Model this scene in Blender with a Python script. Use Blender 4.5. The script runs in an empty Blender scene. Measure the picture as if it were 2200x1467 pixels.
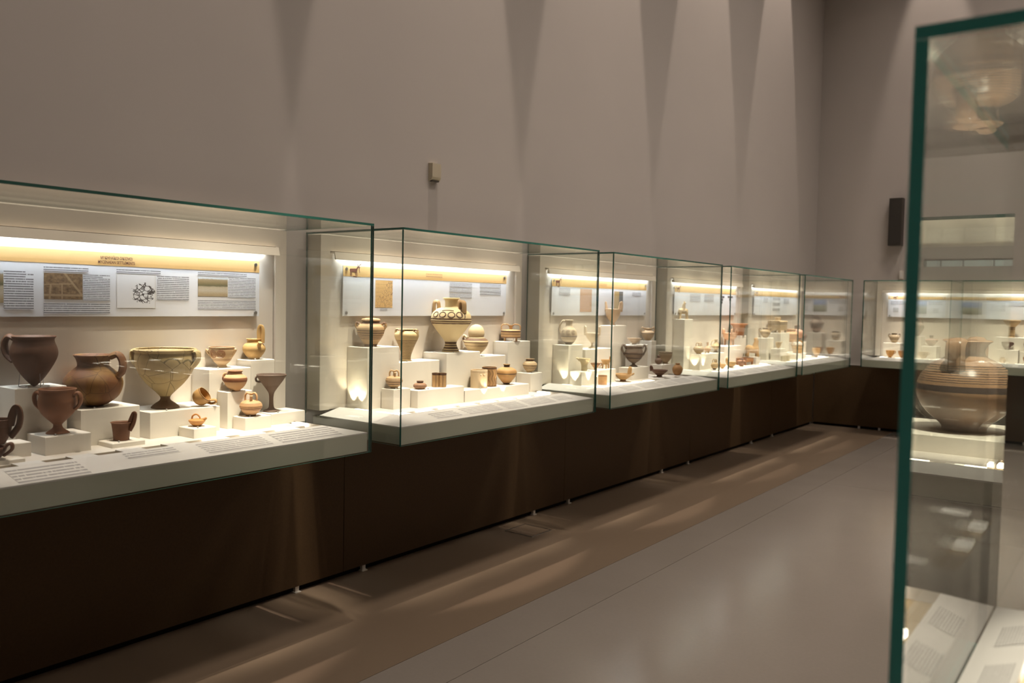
import bpy, math, random
from mathutils import Vector, Matrix
random.seed(7)
S = bpy.context.scene
COL = S.collection
PI = math.pi

# ------------------------------------------------------------------ camera
cam_d = bpy.data.cameras.new('camera')
cam_d.lens = 29.608; cam_d.sensor_width = 36.0; cam_d.sensor_fit = 'HORIZONTAL'
cam_d.clip_start = 0.05; cam_d.clip_end = 60
cam_d.dof.use_dof = True; cam_d.dof.focus_distance = 3.9; cam_d.dof.aperture_fstop = 3.2
cam = bpy.data.objects.new('camera', cam_d); COL.objects.link(cam)
M = Matrix(((0.7991, -0.0435, 0.5996), (0.6009, 0.0257, -0.7989), (0.0194, 0.9987, 0.0467))).to_4x4()
M.translation = Vector((3.4334, 0.0, 1.5))
cam.matrix_world = M
S.camera = cam

# ------------------------------------------------------------------ world, exposure
w = bpy.data.worlds.new('world'); S.world = w; w.use_nodes = True
w.node_tree.nodes['Background'].inputs[0].default_value = (0.75, 0.7, 0.66, 1)
w.node_tree.nodes['Background'].inputs[1].default_value = 0.02
S.view_settings.view_transform = 'Standard'
try: S.view_settings.look = 'None'
except Exception: pass
S.view_settings.gamma = 1.0; S.view_settings.use_curve_mapping = False
S.view_settings.exposure = 0.0
cy = S.cycles
cy.use_denoising = True
cy.max_bounces = 8; cy.diffuse_bounces = 3; cy.glossy_bounces = 5; cy.transmission_bounces = 2
cy.use_adaptive_sampling = True; cy.adaptive_threshold = 0.09; cy.adaptive_min_samples = 16
cy.transparent_max_bounces = 40
cy.sample_clamp_indirect = 4.0; cy.sample_clamp_direct = 0
cy.caustics_reflective = False; cy.caustics_refractive = False
cy.blur_glossy = 0.5
cy.use_light_tree = True

# ------------------------------------------------------------------ room numbers (metres)
D = 0.6904            # depth of a wall case
ZB, ZF, ZT = 0.8175, 0.906, 1.8345   # glass bottom, rail front, glass top
ZD = 0.93             # deck of a case
WALLY = 11.07         # far wall
CEIL = 7.4
CASES = {1: (0.883, 1.74), 2: (2.810, 1.74), 3: (4.732, 1.741), 4: (6.659, 1.733), 5: (8.551, 1.726)}
WARM = (1.0, 0.80, 0.58); COOL = (0.84, 0.92, 1.0)

def light(kind, name, loc, energy, color, target=None, **kw):
    l = bpy.data.lights.new(name, kind); l.energy = energy; l.color = color
    for k, v in kw.items(): setattr(l, k, v)
    o = bpy.data.objects.new(name, l); COL.objects.link(o); o.location = loc
    if target is not None:
        o.rotation_euler = (Vector(target) - Vector(loc)).to_track_quat('-Z', 'Y').to_euler()
    return o

# ceiling spotlights grazing the long wall, one over each case, and on the far wall
WASH = 850.0
for k, e in ((0, 1.0), (1, 1.0), (2, 1.0), (3, 0.8), (4, 0.55), (5, 0.4)):
    yc = 1.753 + 1.922 * (k - 1)
    light('SPOT', 'wall_washer_light', (0.45, yc, 7.0), WASH * e, (1.0, 0.83, 0.70), (0.45 - 7.0 * math.tan(math.radians(8)), yc, 0.0), spot_size=math.radians(24.6), spot_blend=0.16, shadow_soft_size=0.03)
for xx in (1.3, 3.2, 5.1):
    light('SPOT', 'wall_washer_light', (xx, WALLY - 0.45, 7.0), WASH * 0.3, (1.0, 0.83, 0.70), (xx, WALLY - 0.45 + 7.0 * math.tan(math.radians(8)), 0.0), spot_size=math.radians(24.6), spot_blend=0.5, shadow_soft_size=0.03)
# ceiling spotlights aimed down through the glass tops into the lit halves of the cases
SHOW = 2050.0
def show(x, y, tx, ty, e=1.0, ang=12.5, tz=1.1):
    light('SPOT', 'display_spot_light', (x, y, 6.0), SHOW * e, (1.0, 0.89, 0.74), (tx, ty, tz), spot_size=math.radians(ang), spot_blend=1.0, shadow_soft_size=0.05)
for yy, e in ((2.02, .7), (2.33, .7), (3.20, .76), (3.68, .7), (4.16, .76), (5.10, .76), (5.40, .55), (7.04, .95), (7.53, .9), (8.01, .95), (8.94, .95), (9.42, .9), (9.90, .95)): show(1.6, yy, 0.33, yy, e)
for xx in (1.24, 2.25, 3.12, 4.2, 5.05): show(xx, WALLY - 1.6, xx, WALLY - 0.33)
show(3.9, 1.9, 3.5, 1.5, 0.7); show(2.5, 2.4, 3.58, 3.93, 1.5)
# unseen area lights added under the ceiling as ambient fill for the hall
for (px, py, pe) in ((2.8, 2.6, 38.0), (2.8, 5.6, 46.0), (2.8, 8.6, 66.0), (5.8, 2.6, 40.0), (5.8, 5.6, 46.0), (5.8, 8.6, 60.0)):
    light('AREA', 'ambient_fill_light', (px, py, CEIL - 0.06), pe, (1.0, 0.87, 0.75), (px, py, 0), shape='RECTANGLE', size=0.6, size_y=1.6, spread=math.radians(120))

# ------------------------------------------------------------------ mesh helpers
class MB:
    def __init__(s): s.v = []; s.f = []; s.m = []; s.uv = {}
    def add(s, vs, fs, m=0):
        o = len(s.v); s.v += [tuple(p) for p in vs]
        for f in fs: s.f.append(tuple(i + o for i in f)); s.m.append(m)
        return s
    def box(s, x0, x1, y0, y1, z0, z1, m=0, ms=None):
        vs = [(x0, y0, z0), (x1, y0, z0), (x1, y1, z0), (x0, y1, z0), (x0, y0, z1), (x1, y0, z1), (x1, y1, z1), (x0, y1, z1)]
        fs = [(0, 3, 2, 1), (4, 5, 6, 7), (0, 1, 5, 4), (2, 3, 7, 6), (1, 2, 6, 5), (0, 4, 7, 3)]
        o = len(s.v); s.v += vs
        for i, f in enumerate(fs):
            s.f.append(tuple(a + o for a in f)); s.m.append(ms[i] if ms else m)
        return s
    def pane(s, x0, x1, y0, y1, z0, z1, clear=()):   # glass slab: two big faces clear (slot 0), rim faces green (slot 1)
        d = (x1 - x0, y1 - y0, z1 - z0); a = d.index(min(d))
        ms = {0: [1, 1, 1, 1, 0, 0], 1: [1, 1, 0, 0, 1, 1], 2: [0, 0, 1, 1, 1, 1]}[a]
        for q in clear: ms[q] = 0       # glued joint faces stay clear
        return s.box(x0, x1, y0, y1, z0, z1, ms=ms)
    def prism(s, poly, y0, y1, m=0):        # polygon in x,z swept along y
        n = len(poly)
        vs = [(x, y0, z) for x, z in poly] + [(x, y1, z) for x, z in poly]
        fs = [tuple(range(n)), tuple(range(2 * n - 1, n - 1, -1))] + [(i, i + n, (i + 1) % n + n, (i + 1) % n) for i in range(n)]
        return s.add(vs, fs, m)
    def hexa(s, a, b, m=0):                 # two quads a (bottom) and b (top), same winding
        return s.add(list(a) + list(b), [(3, 2, 1, 0), (4, 5, 6, 7), (0, 1, 5, 4), (1, 2, 6, 5), (2, 3, 7, 6), (3, 0, 4, 7)], m)
    def lathe(s, prof, n=40, m=0):
        o = len(s.v); k = len(prof)
        for (r, z) in prof:
            for i in range(n):
                a = 2 * PI * i / n; s.v.append((r * math.cos(a), r * math.sin(a), z))
        for j in range(k - 1):
            for i in range(n):
                i2 = (i + 1) % n
                s.f.append((o + j * n + i, o + j * n + i2, o + (j + 1) * n + i2, o + (j + 1) * n + i)); s.m.append(m)
        if prof[0][0] > 1e-5: s.f.append(tuple(o + i for i in range(n - 1, -1, -1))); s.m.append(m)
        if prof[-1][0] > 1e-5: s.f.append(tuple(o + (k - 1) * n + i for i in range(n))); s.m.append(m)
        return s
    def tube(s, pts, rad, n=10, m=0, flat=1.0, sub=4):
        pts = [Vector(p) for p in pts]
        if isinstance(rad, (int, float)): rad = [rad] * len(pts)
        P, R = [], []
        if sub > 1 and len(pts) > 2:
            for i in range(len(pts) - 1):
                p0 = pts[max(i - 1, 0)]; p1 = pts[i]; p2 = pts[i + 1]; p3 = pts[min(i + 2, len(pts) - 1)]
                for q in range(sub):
                    t = q / sub
                    P.append(0.5 * ((2 * p1) + (p2 - p0) * t + (2 * p0 - 5 * p1 + 4 * p2 - p3) * t * t + (3 * p1 - p0 - 3 * p2 + p3) * t ** 3))
                    R.append(rad[i] * (1 - t) + rad[i + 1] * t)
            P.append(pts[-1]); R.append(rad[-1])
        else: P, R = pts, list(rad)
        o = len(s.v); k = len(P)
        T0 = (P[1] - P[0]).normalized()
        ref = Vector((0, 0, 1)) if abs(T0.z) < 0.9 else Vector((1, 0, 0))
        N = (ref - T0 * ref.dot(T0)).normalized()
        for i in range(k):
            T = (P[min(i + 1, k - 1)] - P[max(i - 1, 0)])
            T = T.normalized() if T.length > 1e-9 else T0
            N = (N - T * N.dot(T)); N = N.normalized() if N.length > 1e-6 else Vector((1, 0, 0))
            B = T.cross(N)
            for j in range(n):
                a = 2 * PI * j / n
                s.v.append(tuple(P[i] + N * (R[i] * math.cos(a)) + B * (R[i] * flat * math.sin(a))))
        for i in range(k - 1):
            for j in range(n):
                j2 = (j + 1) % n
                s.f.append((o + i * n + j, o + i * n + j2, o + (i + 1) * n + j2, o + (i + 1) * n + j)); s.m.append(m)
        s.f.append(tuple(o + j for j in range(n - 1, -1, -1))); s.m.append(m)
        s.f.append(tuple(o + (k - 1) * n + j for j in range(n))); s.m.append(m)
        return s
    def ell(s, c, r, n=14, m=0):
        pr = [(math.sin(PI * j / 10), -math.cos(PI * j / 10)) for j in range(11)]
        o = len(s.v); s.lathe([(max(a, 0.0), b) for a, b in pr], n, m)
        for i in range(o, len(s.v)):
            p = s.v[i]; s.v[i] = (c[0] + p[0] * r[0], c[1] + p[1] * r[1], c[2] + p[2] * r[2])
        return s
    def quad(s, a, b, c, d, m=0):            # with uv 0..1
        i = len(s.f); s.add([a, b, c, d], [(0, 1, 2, 3)], m); s.uv[i] = [(0, 0), (1, 0), (1, 1), (0, 1)]
        return s
    def build(s, name, mats, parent=None, smooth=False):
        me = bpy.data.meshes.new(name); me.from_pydata(s.v, [], s.f)
        if not isinstance(mats, (list, tuple)): mats = [mats]
        for m in mats: me.materials.append(m)
        me.polygons.foreach_set('material_index', s.m)
        if s.uv:
            l = me.uv_layers.new(name='uv')
            for fi, c in s.uv.items():
                for k, li in enumerate(me.polygons[fi].loop_indices): l.data[li].uv = c[k]
        if smooth:
            me.polygons.foreach_set('use_smooth', [True] * len(s.f))
        me.validate(); me.update()
        if smooth:
            try: me.set_sharp_from_angle(angle=math.radians(50))
            except Exception: pass
        o = bpy.data.objects.new(name, me); COL.objects.link(o)
        if parent is not None: o.parent = parent
        return o

def tag(o, label=None, cat=None, group=None, kind=None):
    if label: o['label'] = label
    if cat: o['category'] = cat
    if group: o['group'] = group
    if kind: o['kind'] = kind
    return o

def thing(name, label, cat, loc=(0, 0, 0), rz=0.0, group=None):
    o = bpy.data.objects.new(name, None); COL.objects.link(o); o.empty_display_size = 0.05
    o.location = loc; o.rotation_euler = (0, 0, rz)
    return tag(o, label, cat, group)

# ------------------------------------------------------------------ materials
def nodes(name):
    m = bpy.data.materials.new(name); m.use_nodes = True
    nt = m.node_tree; return m, nt, nt.nodes['Principled BSDF']
def L(nt, a, b): nt.links.new(a, b)
def mathn(nt, op, a, b=None, c=None):
    n = nt.nodes.new('ShaderNodeMath'); n.operation = op
    for i, v in enumerate((a, b, c)):
        if v is None: continue
        if isinstance(v, (int, float)): n.inputs[i].default_value = v
        else: L(nt, v, n.inputs[i])
    return n.outputs[0]
def mixc(nt, f, a, b):
    n = nt.nodes.new('ShaderNodeMix'); n.data_type = 'RGBA'
    if isinstance(f, (int, float)): n.inputs[0].default_value = f
    else: L(nt, f, n.inputs[0])
    for i, v in ((6, a), (7, b)):
        if isinstance(v, tuple): n.inputs[i].default_value = (*v, 1)
        else: L(nt, v, n.inputs[i])
    return n.outputs[2]
def noise(nt, vec, scale, detail=4, rough=0.55):
    n = nt.nodes.new('ShaderNodeTexNoise'); n.inputs['Scale'].default_value = scale; n.inputs['Detail'].default_value = detail
    n.inputs['Roughness'].default_value = rough
    if vec is not None: L(nt, vec, n.inputs['Vector'])
    return n.outputs['Fac']
def coord(nt, which='Object'): return nt.nodes.new('ShaderNodeTexCoord').outputs[which]
def ramp(nt, fac, stops, interp='LINEAR'):
    n = nt.nodes.new('ShaderNodeValToRGB'); cr = n.color_ramp; cr.interpolation = interp
    while len(cr.elements) < len(stops): cr.elements.new(1.0)
    for e, (p, c) in zip(cr.elements, stops):
        e.position = p; e.color = (*c, 1) if isinstance(c, tuple) else (c, c, c, 1)
    L(nt, fac, n.inputs[0]); return n.outputs[0]
def bump(nt, bs, h, strength=0.1, dist=0.01):
    b = nt.nodes.new('ShaderNodeBump'); b.inputs['Strength'].default_value = strength; b.inputs['Distance'].default_value = dist
    L(nt, h, b.inputs['Height']); L(nt, b.outputs[0], bs.inputs['Normal'])
def plain(name, col, rough=0.5, spec=0.5, metal=0.0, var=0.0, scale=30, bmp=0.0):
    m, nt, b = nodes(name)
    b.inputs['Base Color'].default_value = (*col, 1); b.inputs['Roughness'].default_value = rough
    b.inputs['Specular IOR Level'].default_value = spec; b.inputs['Metallic'].default_value = metal
    if var or bmp:
        f = noise(nt, coord(nt), scale)
        if var: L(nt, mixc(nt, f, tuple(c * (1 - var) for c in col), tuple(min(1, c * (1 + var)) for c in col)), b.inputs['Base Color'])
        if bmp: bump(nt, b, f, bmp, 0.002)
    return m
def emit(name, col, strength):
    m, nt, b = nodes(name)
    b.inputs['Base Color'].default_value = (0.8, 0.8, 0.8, 1)
    b.inputs['Emission Color'].default_value = (*col, 1); b.inputs['Emission Strength'].default_value = strength
    return m

def glass_mat():
    m = bpy.data.materials.new('clear_glass'); m.use_nodes = True; nt = m.node_tree
    for n in list(nt.nodes): nt.nodes.remove(n)
    out = nt.nodes.new('ShaderNodeOutputMaterial'); mix = nt.nodes.new('ShaderNodeMixShader')
    tr = nt.nodes.new('ShaderNodeBsdfTransparent'); tr.inputs[0].default_value = (0.979, 0.988, 0.975, 1)
    gl = nt.nodes.new('ShaderNodeBsdfGlossy'); gl.inputs['Roughness'].default_value = 0.0; gl.inputs[0].default_value = (1, 1, 1, 1)
    lw = nt.nodes.new('ShaderNodeLayerWeight'); lw.inputs[0].default_value = 0.5
    p = mathn(nt, 'POWER', lw.outputs['Facing'], 5.0)
    f = mathn(nt, 'MULTIPLY_ADD', p, 0.92, 0.04)
    L(nt, f, mix.inputs[0]); L(nt, tr.outputs[0], mix.inputs[1]); L(nt, gl.outputs[0], mix.inputs[2]); L(nt, mix.outputs[0], out.inputs[0])
    return m
GLASS = [glass_mat(), plain('glass_edge', (0.02, 0.11, 0.085), 0.12, 0.6)]
GLASS_THICK = [GLASS[0], plain('glass_edge_near', (0.12, 0.74, 0.72), 0.1, 0.7)]

# wall plaster
m, nt, b = nodes('wall_plaster'); PLASTER = m
f = noise(nt, coord(nt), 0.8, 3); L(nt, mixc(nt, f, (0.44, 0.405, 0.385), (0.50, 0.46, 0.435)), b.inputs['Base Color'])
b.inputs['Roughness'].default_value = 0.85; b.inputs['Specular IOR Level'].default_value = 0.2
bump(nt, b, noise(nt, coord(nt), 120, 5), 0.08, 0.002)
# floor sheets
def lino(name, c1, c2, rough):
    m, nt, b = nodes(name); tc = coord(nt)
    f = noise(nt, tc, 1.3, 6, 0.6); g = noise(nt, tc, 60, 3)
    base = mixc(nt, f, c1, c2)
    L(nt, mixc(nt, mathn(nt, 'MULTIPLY', g, 0.25), base, tuple(c * 0.7 for c in c1)), b.inputs['Base Color'])
    L(nt, mathn(nt, 'MULTIPLY_ADD', f, 0.12, rough), b.inputs['Roughness'])
    b.inputs['Specular IOR Level'].default_value = 0.5
    bump(nt, b, noise(nt, tc, 9, 3), 0.03, 0.004)
    return m
FLOOR_G = lino('floor_grey', (0.27, 0.235, 0.20), (0.32, 0.28, 0.245), 0.13)
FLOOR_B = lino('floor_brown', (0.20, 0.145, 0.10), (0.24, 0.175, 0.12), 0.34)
CEILM = plain('ceiling_paint', (0.25, 0.24, 0.23), 0.9, 0.2)
CREAM = plain('case_cream_paint', (0.80, 0.725, 0.63), 0.55, 0.3, var=0.02, scale=3)
PANELW = plain('case_back_panel', (0.80, 0.72, 0.635), 0.6, 0.3, var=0.02, scale=2)
TRAYW = plain('tray_paint', (0.45, 0.455, 0.375), 0.5, 0.35)
RAILW = plain('rail_board', (0.65, 0.63, 0.605), 0.4, 0.4)
DECKW = plain('deck_board', (0.66, 0.61, 0.545), 0.5, 0.3)
BLOCKW = plain('plinth_paint', (0.79, 0.735, 0.645), 0.55, 0.3, var=0.015, scale=8)
GUTTER = plain('gutter_strip', (0.30, 0.22, 0.115), 0.6, 0.3)
STEEL = plain('brushed_steel', (0.55, 0.55, 0.56), 0.3, 0.5, 1.0)
GREYB = plain('grey_plastic', (0.35, 0.34, 0.32), 0.5)
WHITEP = plain('white_plastic', (0.7, 0.66, 0.6), 0.5)
TUBE = emit('tube_glow', (0.85, 0.93, 1.0), 20.0)
UPL = emit('uplight_glow', (1.0, 0.90, 0.74), 3.5)
# brown panels
m, nt, b = nodes('brown_panel'); BROWN = m
f = noise(nt, coord(nt), 90, 4); L(nt, mixc(nt, f, (0.075, 0.043, 0.019), (0.115, 0.067, 0.030)), b.inputs['Base Color'])
b.inputs['Roughness'].default_value = 0.55; b.inputs['Specular IOR Level'].default_value = 0.3
DARK = plain('dark_recess', (0.01, 0.008, 0.006), 0.8, 0.1)
DKBLUE = plain('dark_plinth_laminate', (0.035, 0.03, 0.032), 0.35, 0.5)
SPKR = plain('dark_brown_speaker', (0.05, 0.04, 0.032), 0.6)
GRILLE = plain('speaker_grille', (0.03, 0.025, 0.02), 0.8, bmp=0.4, scale=300)
SENSOR = plain('sensor_plastic', (0.50, 0.44, 0.33), 0.5)
SHEET = plain('printed_sheet', (0.78, 0.78, 0.82), 0.45, 0.35)
m, nt, b = nodes('orange_header'); HEADER = m
uv = coord(nt, 'UV'); sep = nt.nodes.new('ShaderNodeSeparateXYZ'); L(nt, uv, sep.inputs[0])
L(nt, ramp(nt, sep.outputs[1], [(0.0, (0.66, 0.40, 0.15)), (0.25, (0.62, 0.37, 0.135)), (0.3, (0.67, 0.42, 0.17)), (0.6, (0.66, 0.43, 0.185)), (1.0, (0.66, 0.44, 0.20))]), b.inputs['Base Color'])
b.inputs['Roughness'].default_value = 0.5
INK = plain('brown_ink', (0.11, 0.03, 0.025), 0.7, 0.1)
INKG = plain('grey_ink', (0.09, 0.08, 0.085), 0.7, 0.1)

_pm = {}
def print_mat(rows, ratio, strength=0.75, paper=(0.78, 0.78, 0.82), ink=(0.07, 0.065, 0.075)):
    key = (rows, round(ratio, 1), strength, paper)
    if key in _pm: return _pm[key]
    m, nt, b = nodes('printed_text'); _pm[key] = m
    sep = nt.nodes.new('ShaderNodeSeparateXYZ'); L(nt, coord(nt, 'UV'), sep.inputs[0])
    v = mathn(nt, 'MULTIPLY', sep.outputs[1], rows)
    fr = mathn(nt, 'FRACT', v); row = mathn(nt, 'FLOOR', v)
    line = mathn(nt, 'MULTIPLY', mathn(nt, 'GREATER_THAN', fr, 0.28), mathn(nt, 'LESS_THAN', fr, 0.78))
    cmb = nt.nodes.new('ShaderNodeCombineXYZ')
    L(nt, mathn(nt, 'MULTIPLY', sep.outputs[0], ratio * rows * 2.0), cmb.inputs[0]); L(nt, mathn(nt, 'MULTIPLY', row, 7.31), cmb.inputs[1])
    wd = noise(nt, cmb.outputs[0], 1.0, 3, 0.8)
    word = mathn(nt, 'GREATER_THAN', wd, 0.40)
    # ragged last line of a paragraph
    cm2 = nt.nodes.new('ShaderNodeCombineXYZ'); L(nt, mathn(nt, 'MULTIPLY', row, 3.7), cm2.inputs[0])
    end = mathn(nt, 'LESS_THAN', sep.outputs[0], mathn(nt, 'MULTIPLY_ADD', noise(nt, cm2.outputs[0], 5.0, 0), 1.2, 0.42))
    f = mathn(nt, 'MULTIPLY', mathn(nt, 'MULTIPLY', mathn(nt, 'MULTIPLY', line, word), end), strength)
    L(nt, mixc(nt, f, paper, ink), b.inputs['Base Color']); b.inputs['Roughness'].default_value = 0.5
    b.inputs['Specular IOR Level'].default_value = 0.3
    return m

def photo_mat(name, kind):
    m, nt, b = nodes(name); uv = coord(nt, 'UV')
    sep = nt.nodes.new('ShaderNodeSeparateXYZ'); L(nt, uv, sep.inputs[0]); U, V = sep.outputs[0], sep.outputs[1]
    n1 = noise(nt, uv, 9, 6, 0.65); n2 = noise(nt, uv, 28, 4, 0.7)
    if kind == 'dig':
        base = ramp(nt, n1, [(0.25, (0.06, 0.03, 0.015)), (0.5, (0.20, 0.12, 0.06)), (0.75, (0.36, 0.25, 0.14))])
        def ln(e, w_): return mathn(nt, 'LESS_THAN', mathn(nt, 'ABSOLUTE', e), w_)
        a = ln(mathn(nt, 'SUBTRACT', V, 0.16), 0.04)
        c = mathn(nt, 'MULTIPLY', ln(mathn(nt, 'SUBTRACT', V, mathn(nt, 'MULTIPLY_ADD', U, 0.06, 0.56)), 0.02), mathn(nt, 'LESS_THAN', U, 0.75))
        d = mathn(nt, 'MULTIPLY', ln(mathn(nt, 'SUBTRACT', U, mathn(nt, 'MULTIPLY_ADD', V, 0.06, 0.14)), 0.025), mathn(nt, 'LESS_THAN', V, 0.58))
        e = mathn(nt, 'MULTIPLY', ln(mathn(nt, 'SUBTRACT', U, 0.46), 0.02), mathn(nt, 'LESS_THAN', V, 0.6))
        g = ln(mathn(nt, 'SUBTRACT', mathn(nt, 'MULTIPLY_ADD', V, 0.55, U), 1.08), 0.035)
        s_ = mathn(nt, 'MINIMUM', mathn(nt, 'ADD', mathn(nt, 'ADD', a, c), mathn(nt, 'ADD', mathn(nt, 'ADD', d, e), g)), 1.0)
        col = mixc(nt, mathn(nt, 'MULTIPLY', s_, 0.7), base, (0.42, 0.30, 0.18))
    elif kind == 'map':
        vo = nt.nodes.new('ShaderNodeTexVoronoi'); vo.inputs['Scale'].default_value = 9; vo.feature = 'DISTANCE_TO_EDGE'; L(nt, uv, vo.inputs['Vector'])
        lines = mathn(nt, 'LESS_THAN', vo.outputs['Distance'], 0.07)
        dx = mathn(nt, 'SUBTRACT', U, 0.68); dy = mathn(nt, 'SUBTRACT', V, 0.45)
        dist = mathn(nt, 'SQRT', mathn(nt, 'ADD', mathn(nt, 'MULTIPLY', dx, dx), mathn(nt, 'MULTIPLY', dy, dy)))
        zone = mathn(nt, 'LESS_THAN', mathn(nt, 'MULTIPLY_ADD', n1, 0.35, dist), 0.47)
        blot = mathn(nt, 'GREATER_THAN', noise(nt, uv, 11, 2), 0.56)
        f = mathn(nt, 'MULTIPLY', zone, mathn(nt, 'MINIMUM', mathn(nt, 'ADD', lines, mathn(nt, 'MULTIPLY', blot, 0.7)), 1.0))
        edge = mathn(nt, 'GREATER_THAN', mathn(nt, 'MAXIMUM', mathn(nt, 'ABSOLUTE', mathn(nt, 'SUBTRACT', U, 0.5)), mathn(nt, 'ABSOLUTE', mathn(nt, 'SUBTRACT', V, 0.5))), 0.485)
        col = mixc(nt, mathn(nt, 'MULTIPLY', edge, 0.5), mixc(nt, f, (0.78, 0.77, 0.79), (0.06, 0.05, 0.05)), (0.5, 0.45, 0.35))
    elif kind == 'ruin':
        y = mathn(nt, 'MULTIPLY_ADD', n1, 0.12, V)
        col0 = ramp(nt, y, [(0.0, (0.30, 0.22, 0.12)), (0.2, (0.42, 0.32, 0.19)), (0.36, (0.50, 0.43, 0.33)), (0.55, (0.48, 0.40, 0.28)), (0.62, (0.12, 0.11, 0.05)), (0.80, (0.28, 0.21, 0.11)), (0.94, (0.36, 0.28, 0.17)), (0.99, (0.62, 0.66, 0.72))])
        col = mixc(nt, mathn(nt, 'MULTIPLY', mathn(nt, 'GREATER_THAN', n2, 0.6), 0.4), col0, (0.10, 0.07, 0.04))
    elif kind == 'drawing':
        vo = nt.nodes.new('ShaderNodeTexVoronoi'); vo.inputs['Scale'].default_value = 8; vo.feature = 'DISTANCE_TO_EDGE'; L(nt, uv, vo.inputs['Vector'])
        ln = mathn(nt, 'LESS_THAN', vo.outputs['Distance'], 0.035)
        zone = mathn(nt, 'GREATER_THAN', U, mathn(nt, 'MULTIPLY_ADD', V, 0.95, mathn(nt, 'MULTIPLY_ADD', n1, 0.3, -0.3)))
        hl = mathn(nt, 'GREATER_THAN', mathn(nt, 'FRACT', mathn(nt, 'MULTIPLY', V, 7.0)), 0.92)
        f = mathn(nt, 'MAXIMUM', mathn(nt, 'MULTIPLY', zone, ln), mathn(nt, 'MULTIPLY', mathn(nt, 'SUBTRACT', 1.0, zone), mathn(nt, 'MULTIPLY', hl, 0.5)))
        col = mixc(nt, mathn(nt, 'MULTIPLY', f, 0.75), mixc(nt, n1, (0.62, 0.37, 0.13), (0.74, 0.48, 0.20)), (0.20, 0.10, 0.04))
    elif kind == 'fresco':
        col = mixc(nt, mathn(nt, 'MULTIPLY', mathn(nt, 'GREATER_THAN', n2, 0.57), 0.5), mixc(nt, n1, (0.52, 0.30, 0.19), (0.68, 0.44, 0.30)), (0.30, 0.19, 0.15))
    elif kind == 'gold':
        side = mathn(nt, 'GREATER_THAN', mathn(nt, 'MULTIPLY_ADD', n1, 0.2, U), 0.66)
        col = mixc(nt, side, mixc(nt, n1, (0.42, 0.27, 0.10), (0.58, 0.42, 0.20)), mixc(nt, n2, (0.04, 0.04, 0.045), (0.2, 0.2, 0.2)))
    elif kind == 'sky':
        y = mathn(nt, 'MULTIPLY_ADD', n1, 0.1, V)
        col = ramp(nt, y, [(0.0, (0.10, 0.11, 0.06)), (0.3, (0.22, 0.23, 0.15)), (0.5, (0.30, 0.30, 0.22)), (0.6, (0.34, 0.36, 0.36)), (0.66, (0.22, 0.28, 0.42)), (0.85, (0.26, 0.34, 0.55)), (1.0, (0.36, 0.42, 0.58))])
    else:   # key pattern, small dark glyphs
        ch = nt.nodes.new('ShaderNodeTexBrick'); ch.inputs['Scale'].default_value = 6; L(nt, uv, ch.inputs['Vector'])
        band = mathn(nt, 'GREATER_THAN', mathn(nt, 'ABSOLUTE', mathn(nt, 'SUBTRACT', V, 0.5)), 0.3)
        f = mathn(nt, 'MULTIPLY', mathn(nt, 'GREATER_THAN', n2, 0.47), mathn(nt, 'MAXIMUM', band, mathn(nt, 'LESS_THAN', mathn(nt, 'ABSOLUTE', mathn(nt, 'SUBTRACT', V, 0.5)), 0.12)))
        col = mixc(nt, mathn(nt, 'MULTIPLY', f, 0.8), (0.76, 0.76, 0.79), (0.12, 0.11, 0.1))
    L(nt, col, b.inputs['Base Color']); b.inputs['Roughness'].default_value = 0.5
    return m

def clay(name, base, ink, h, bands=(), mottle=0.25, crack=0.0, rough=0.62, blotch=None):
    """fired clay, painted bands at heights given as fractions of h"""
    m, nt, b = nodes(name); tc = coord(nt)
    base = (base[0] * 0.86, base[1] * 0.82, base[2] * 0.78); ink = tuple(c * 0.6 for c in ink)
    sep = nt.nodes.new('ShaderNodeSeparateXYZ'); L(nt, tc, sep.inputs[0])
    f = noise(nt, tc, 2.2 / max(h, 0.03), 5, 0.6)
    g = noise(nt, tc, 14 / max(h, 0.03), 4, 0.6)
    col = mixc(nt, f, tuple(c * (1 - mottle) for c in base), tuple(min(1, c * (1 + mottle)) for c in base))
    if blotch:
        col = mixc(nt, ramp(nt, noise(nt, tc, 1.4 / max(h, 0.03), 3), [(0.45, 0.0), (0.6, 0.85)]), col, blotch)
    if bands:
        z = mathn(nt, 'DIVIDE', sep.outputs[2], h)
        z = mathn(nt, 'MULTIPLY_ADD', g, 0.012, mathn(nt, 'SUBTRACT', z, 0.006))
        st = [(0.0, 0.0)]
        for (a, c) in sorted(bands): st += [(max(a, 0.001), 1.0), (min(c, 0.999), 0.0)]
        fac = ramp(nt, z, st[:32], 'CONSTANT')
        worn = ramp(nt, g, [(0.25, 0.7), (0.45, 1.0)])
        col = mixc(nt, mathn(nt, 'MULTIPLY', fac, worn), col, ink)
    if crack:
        vo = nt.nodes.new('ShaderNodeTexVoronoi'); vo.inputs['Scale'].default_value = 3.2 / max(h, 0.03) ; vo.feature = 'DISTANCE_TO_EDGE'; L(nt, tc, vo.inputs['Vector'])
        col = mixc(nt, mathn(nt, 'MULTIPLY', mathn(nt, 'LESS_THAN', vo.outputs['Distance'], 0.012), crack), col, tuple(c * 0.35 for c in base))
    L(nt, col, b.inputs['Base Color']); b.inputs['Roughness'].default_value = rough; b.inputs['Specular IOR Level'].default_value = 0.35
    bump(nt, b, g, 0.12, 0.002)
    return m

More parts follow.
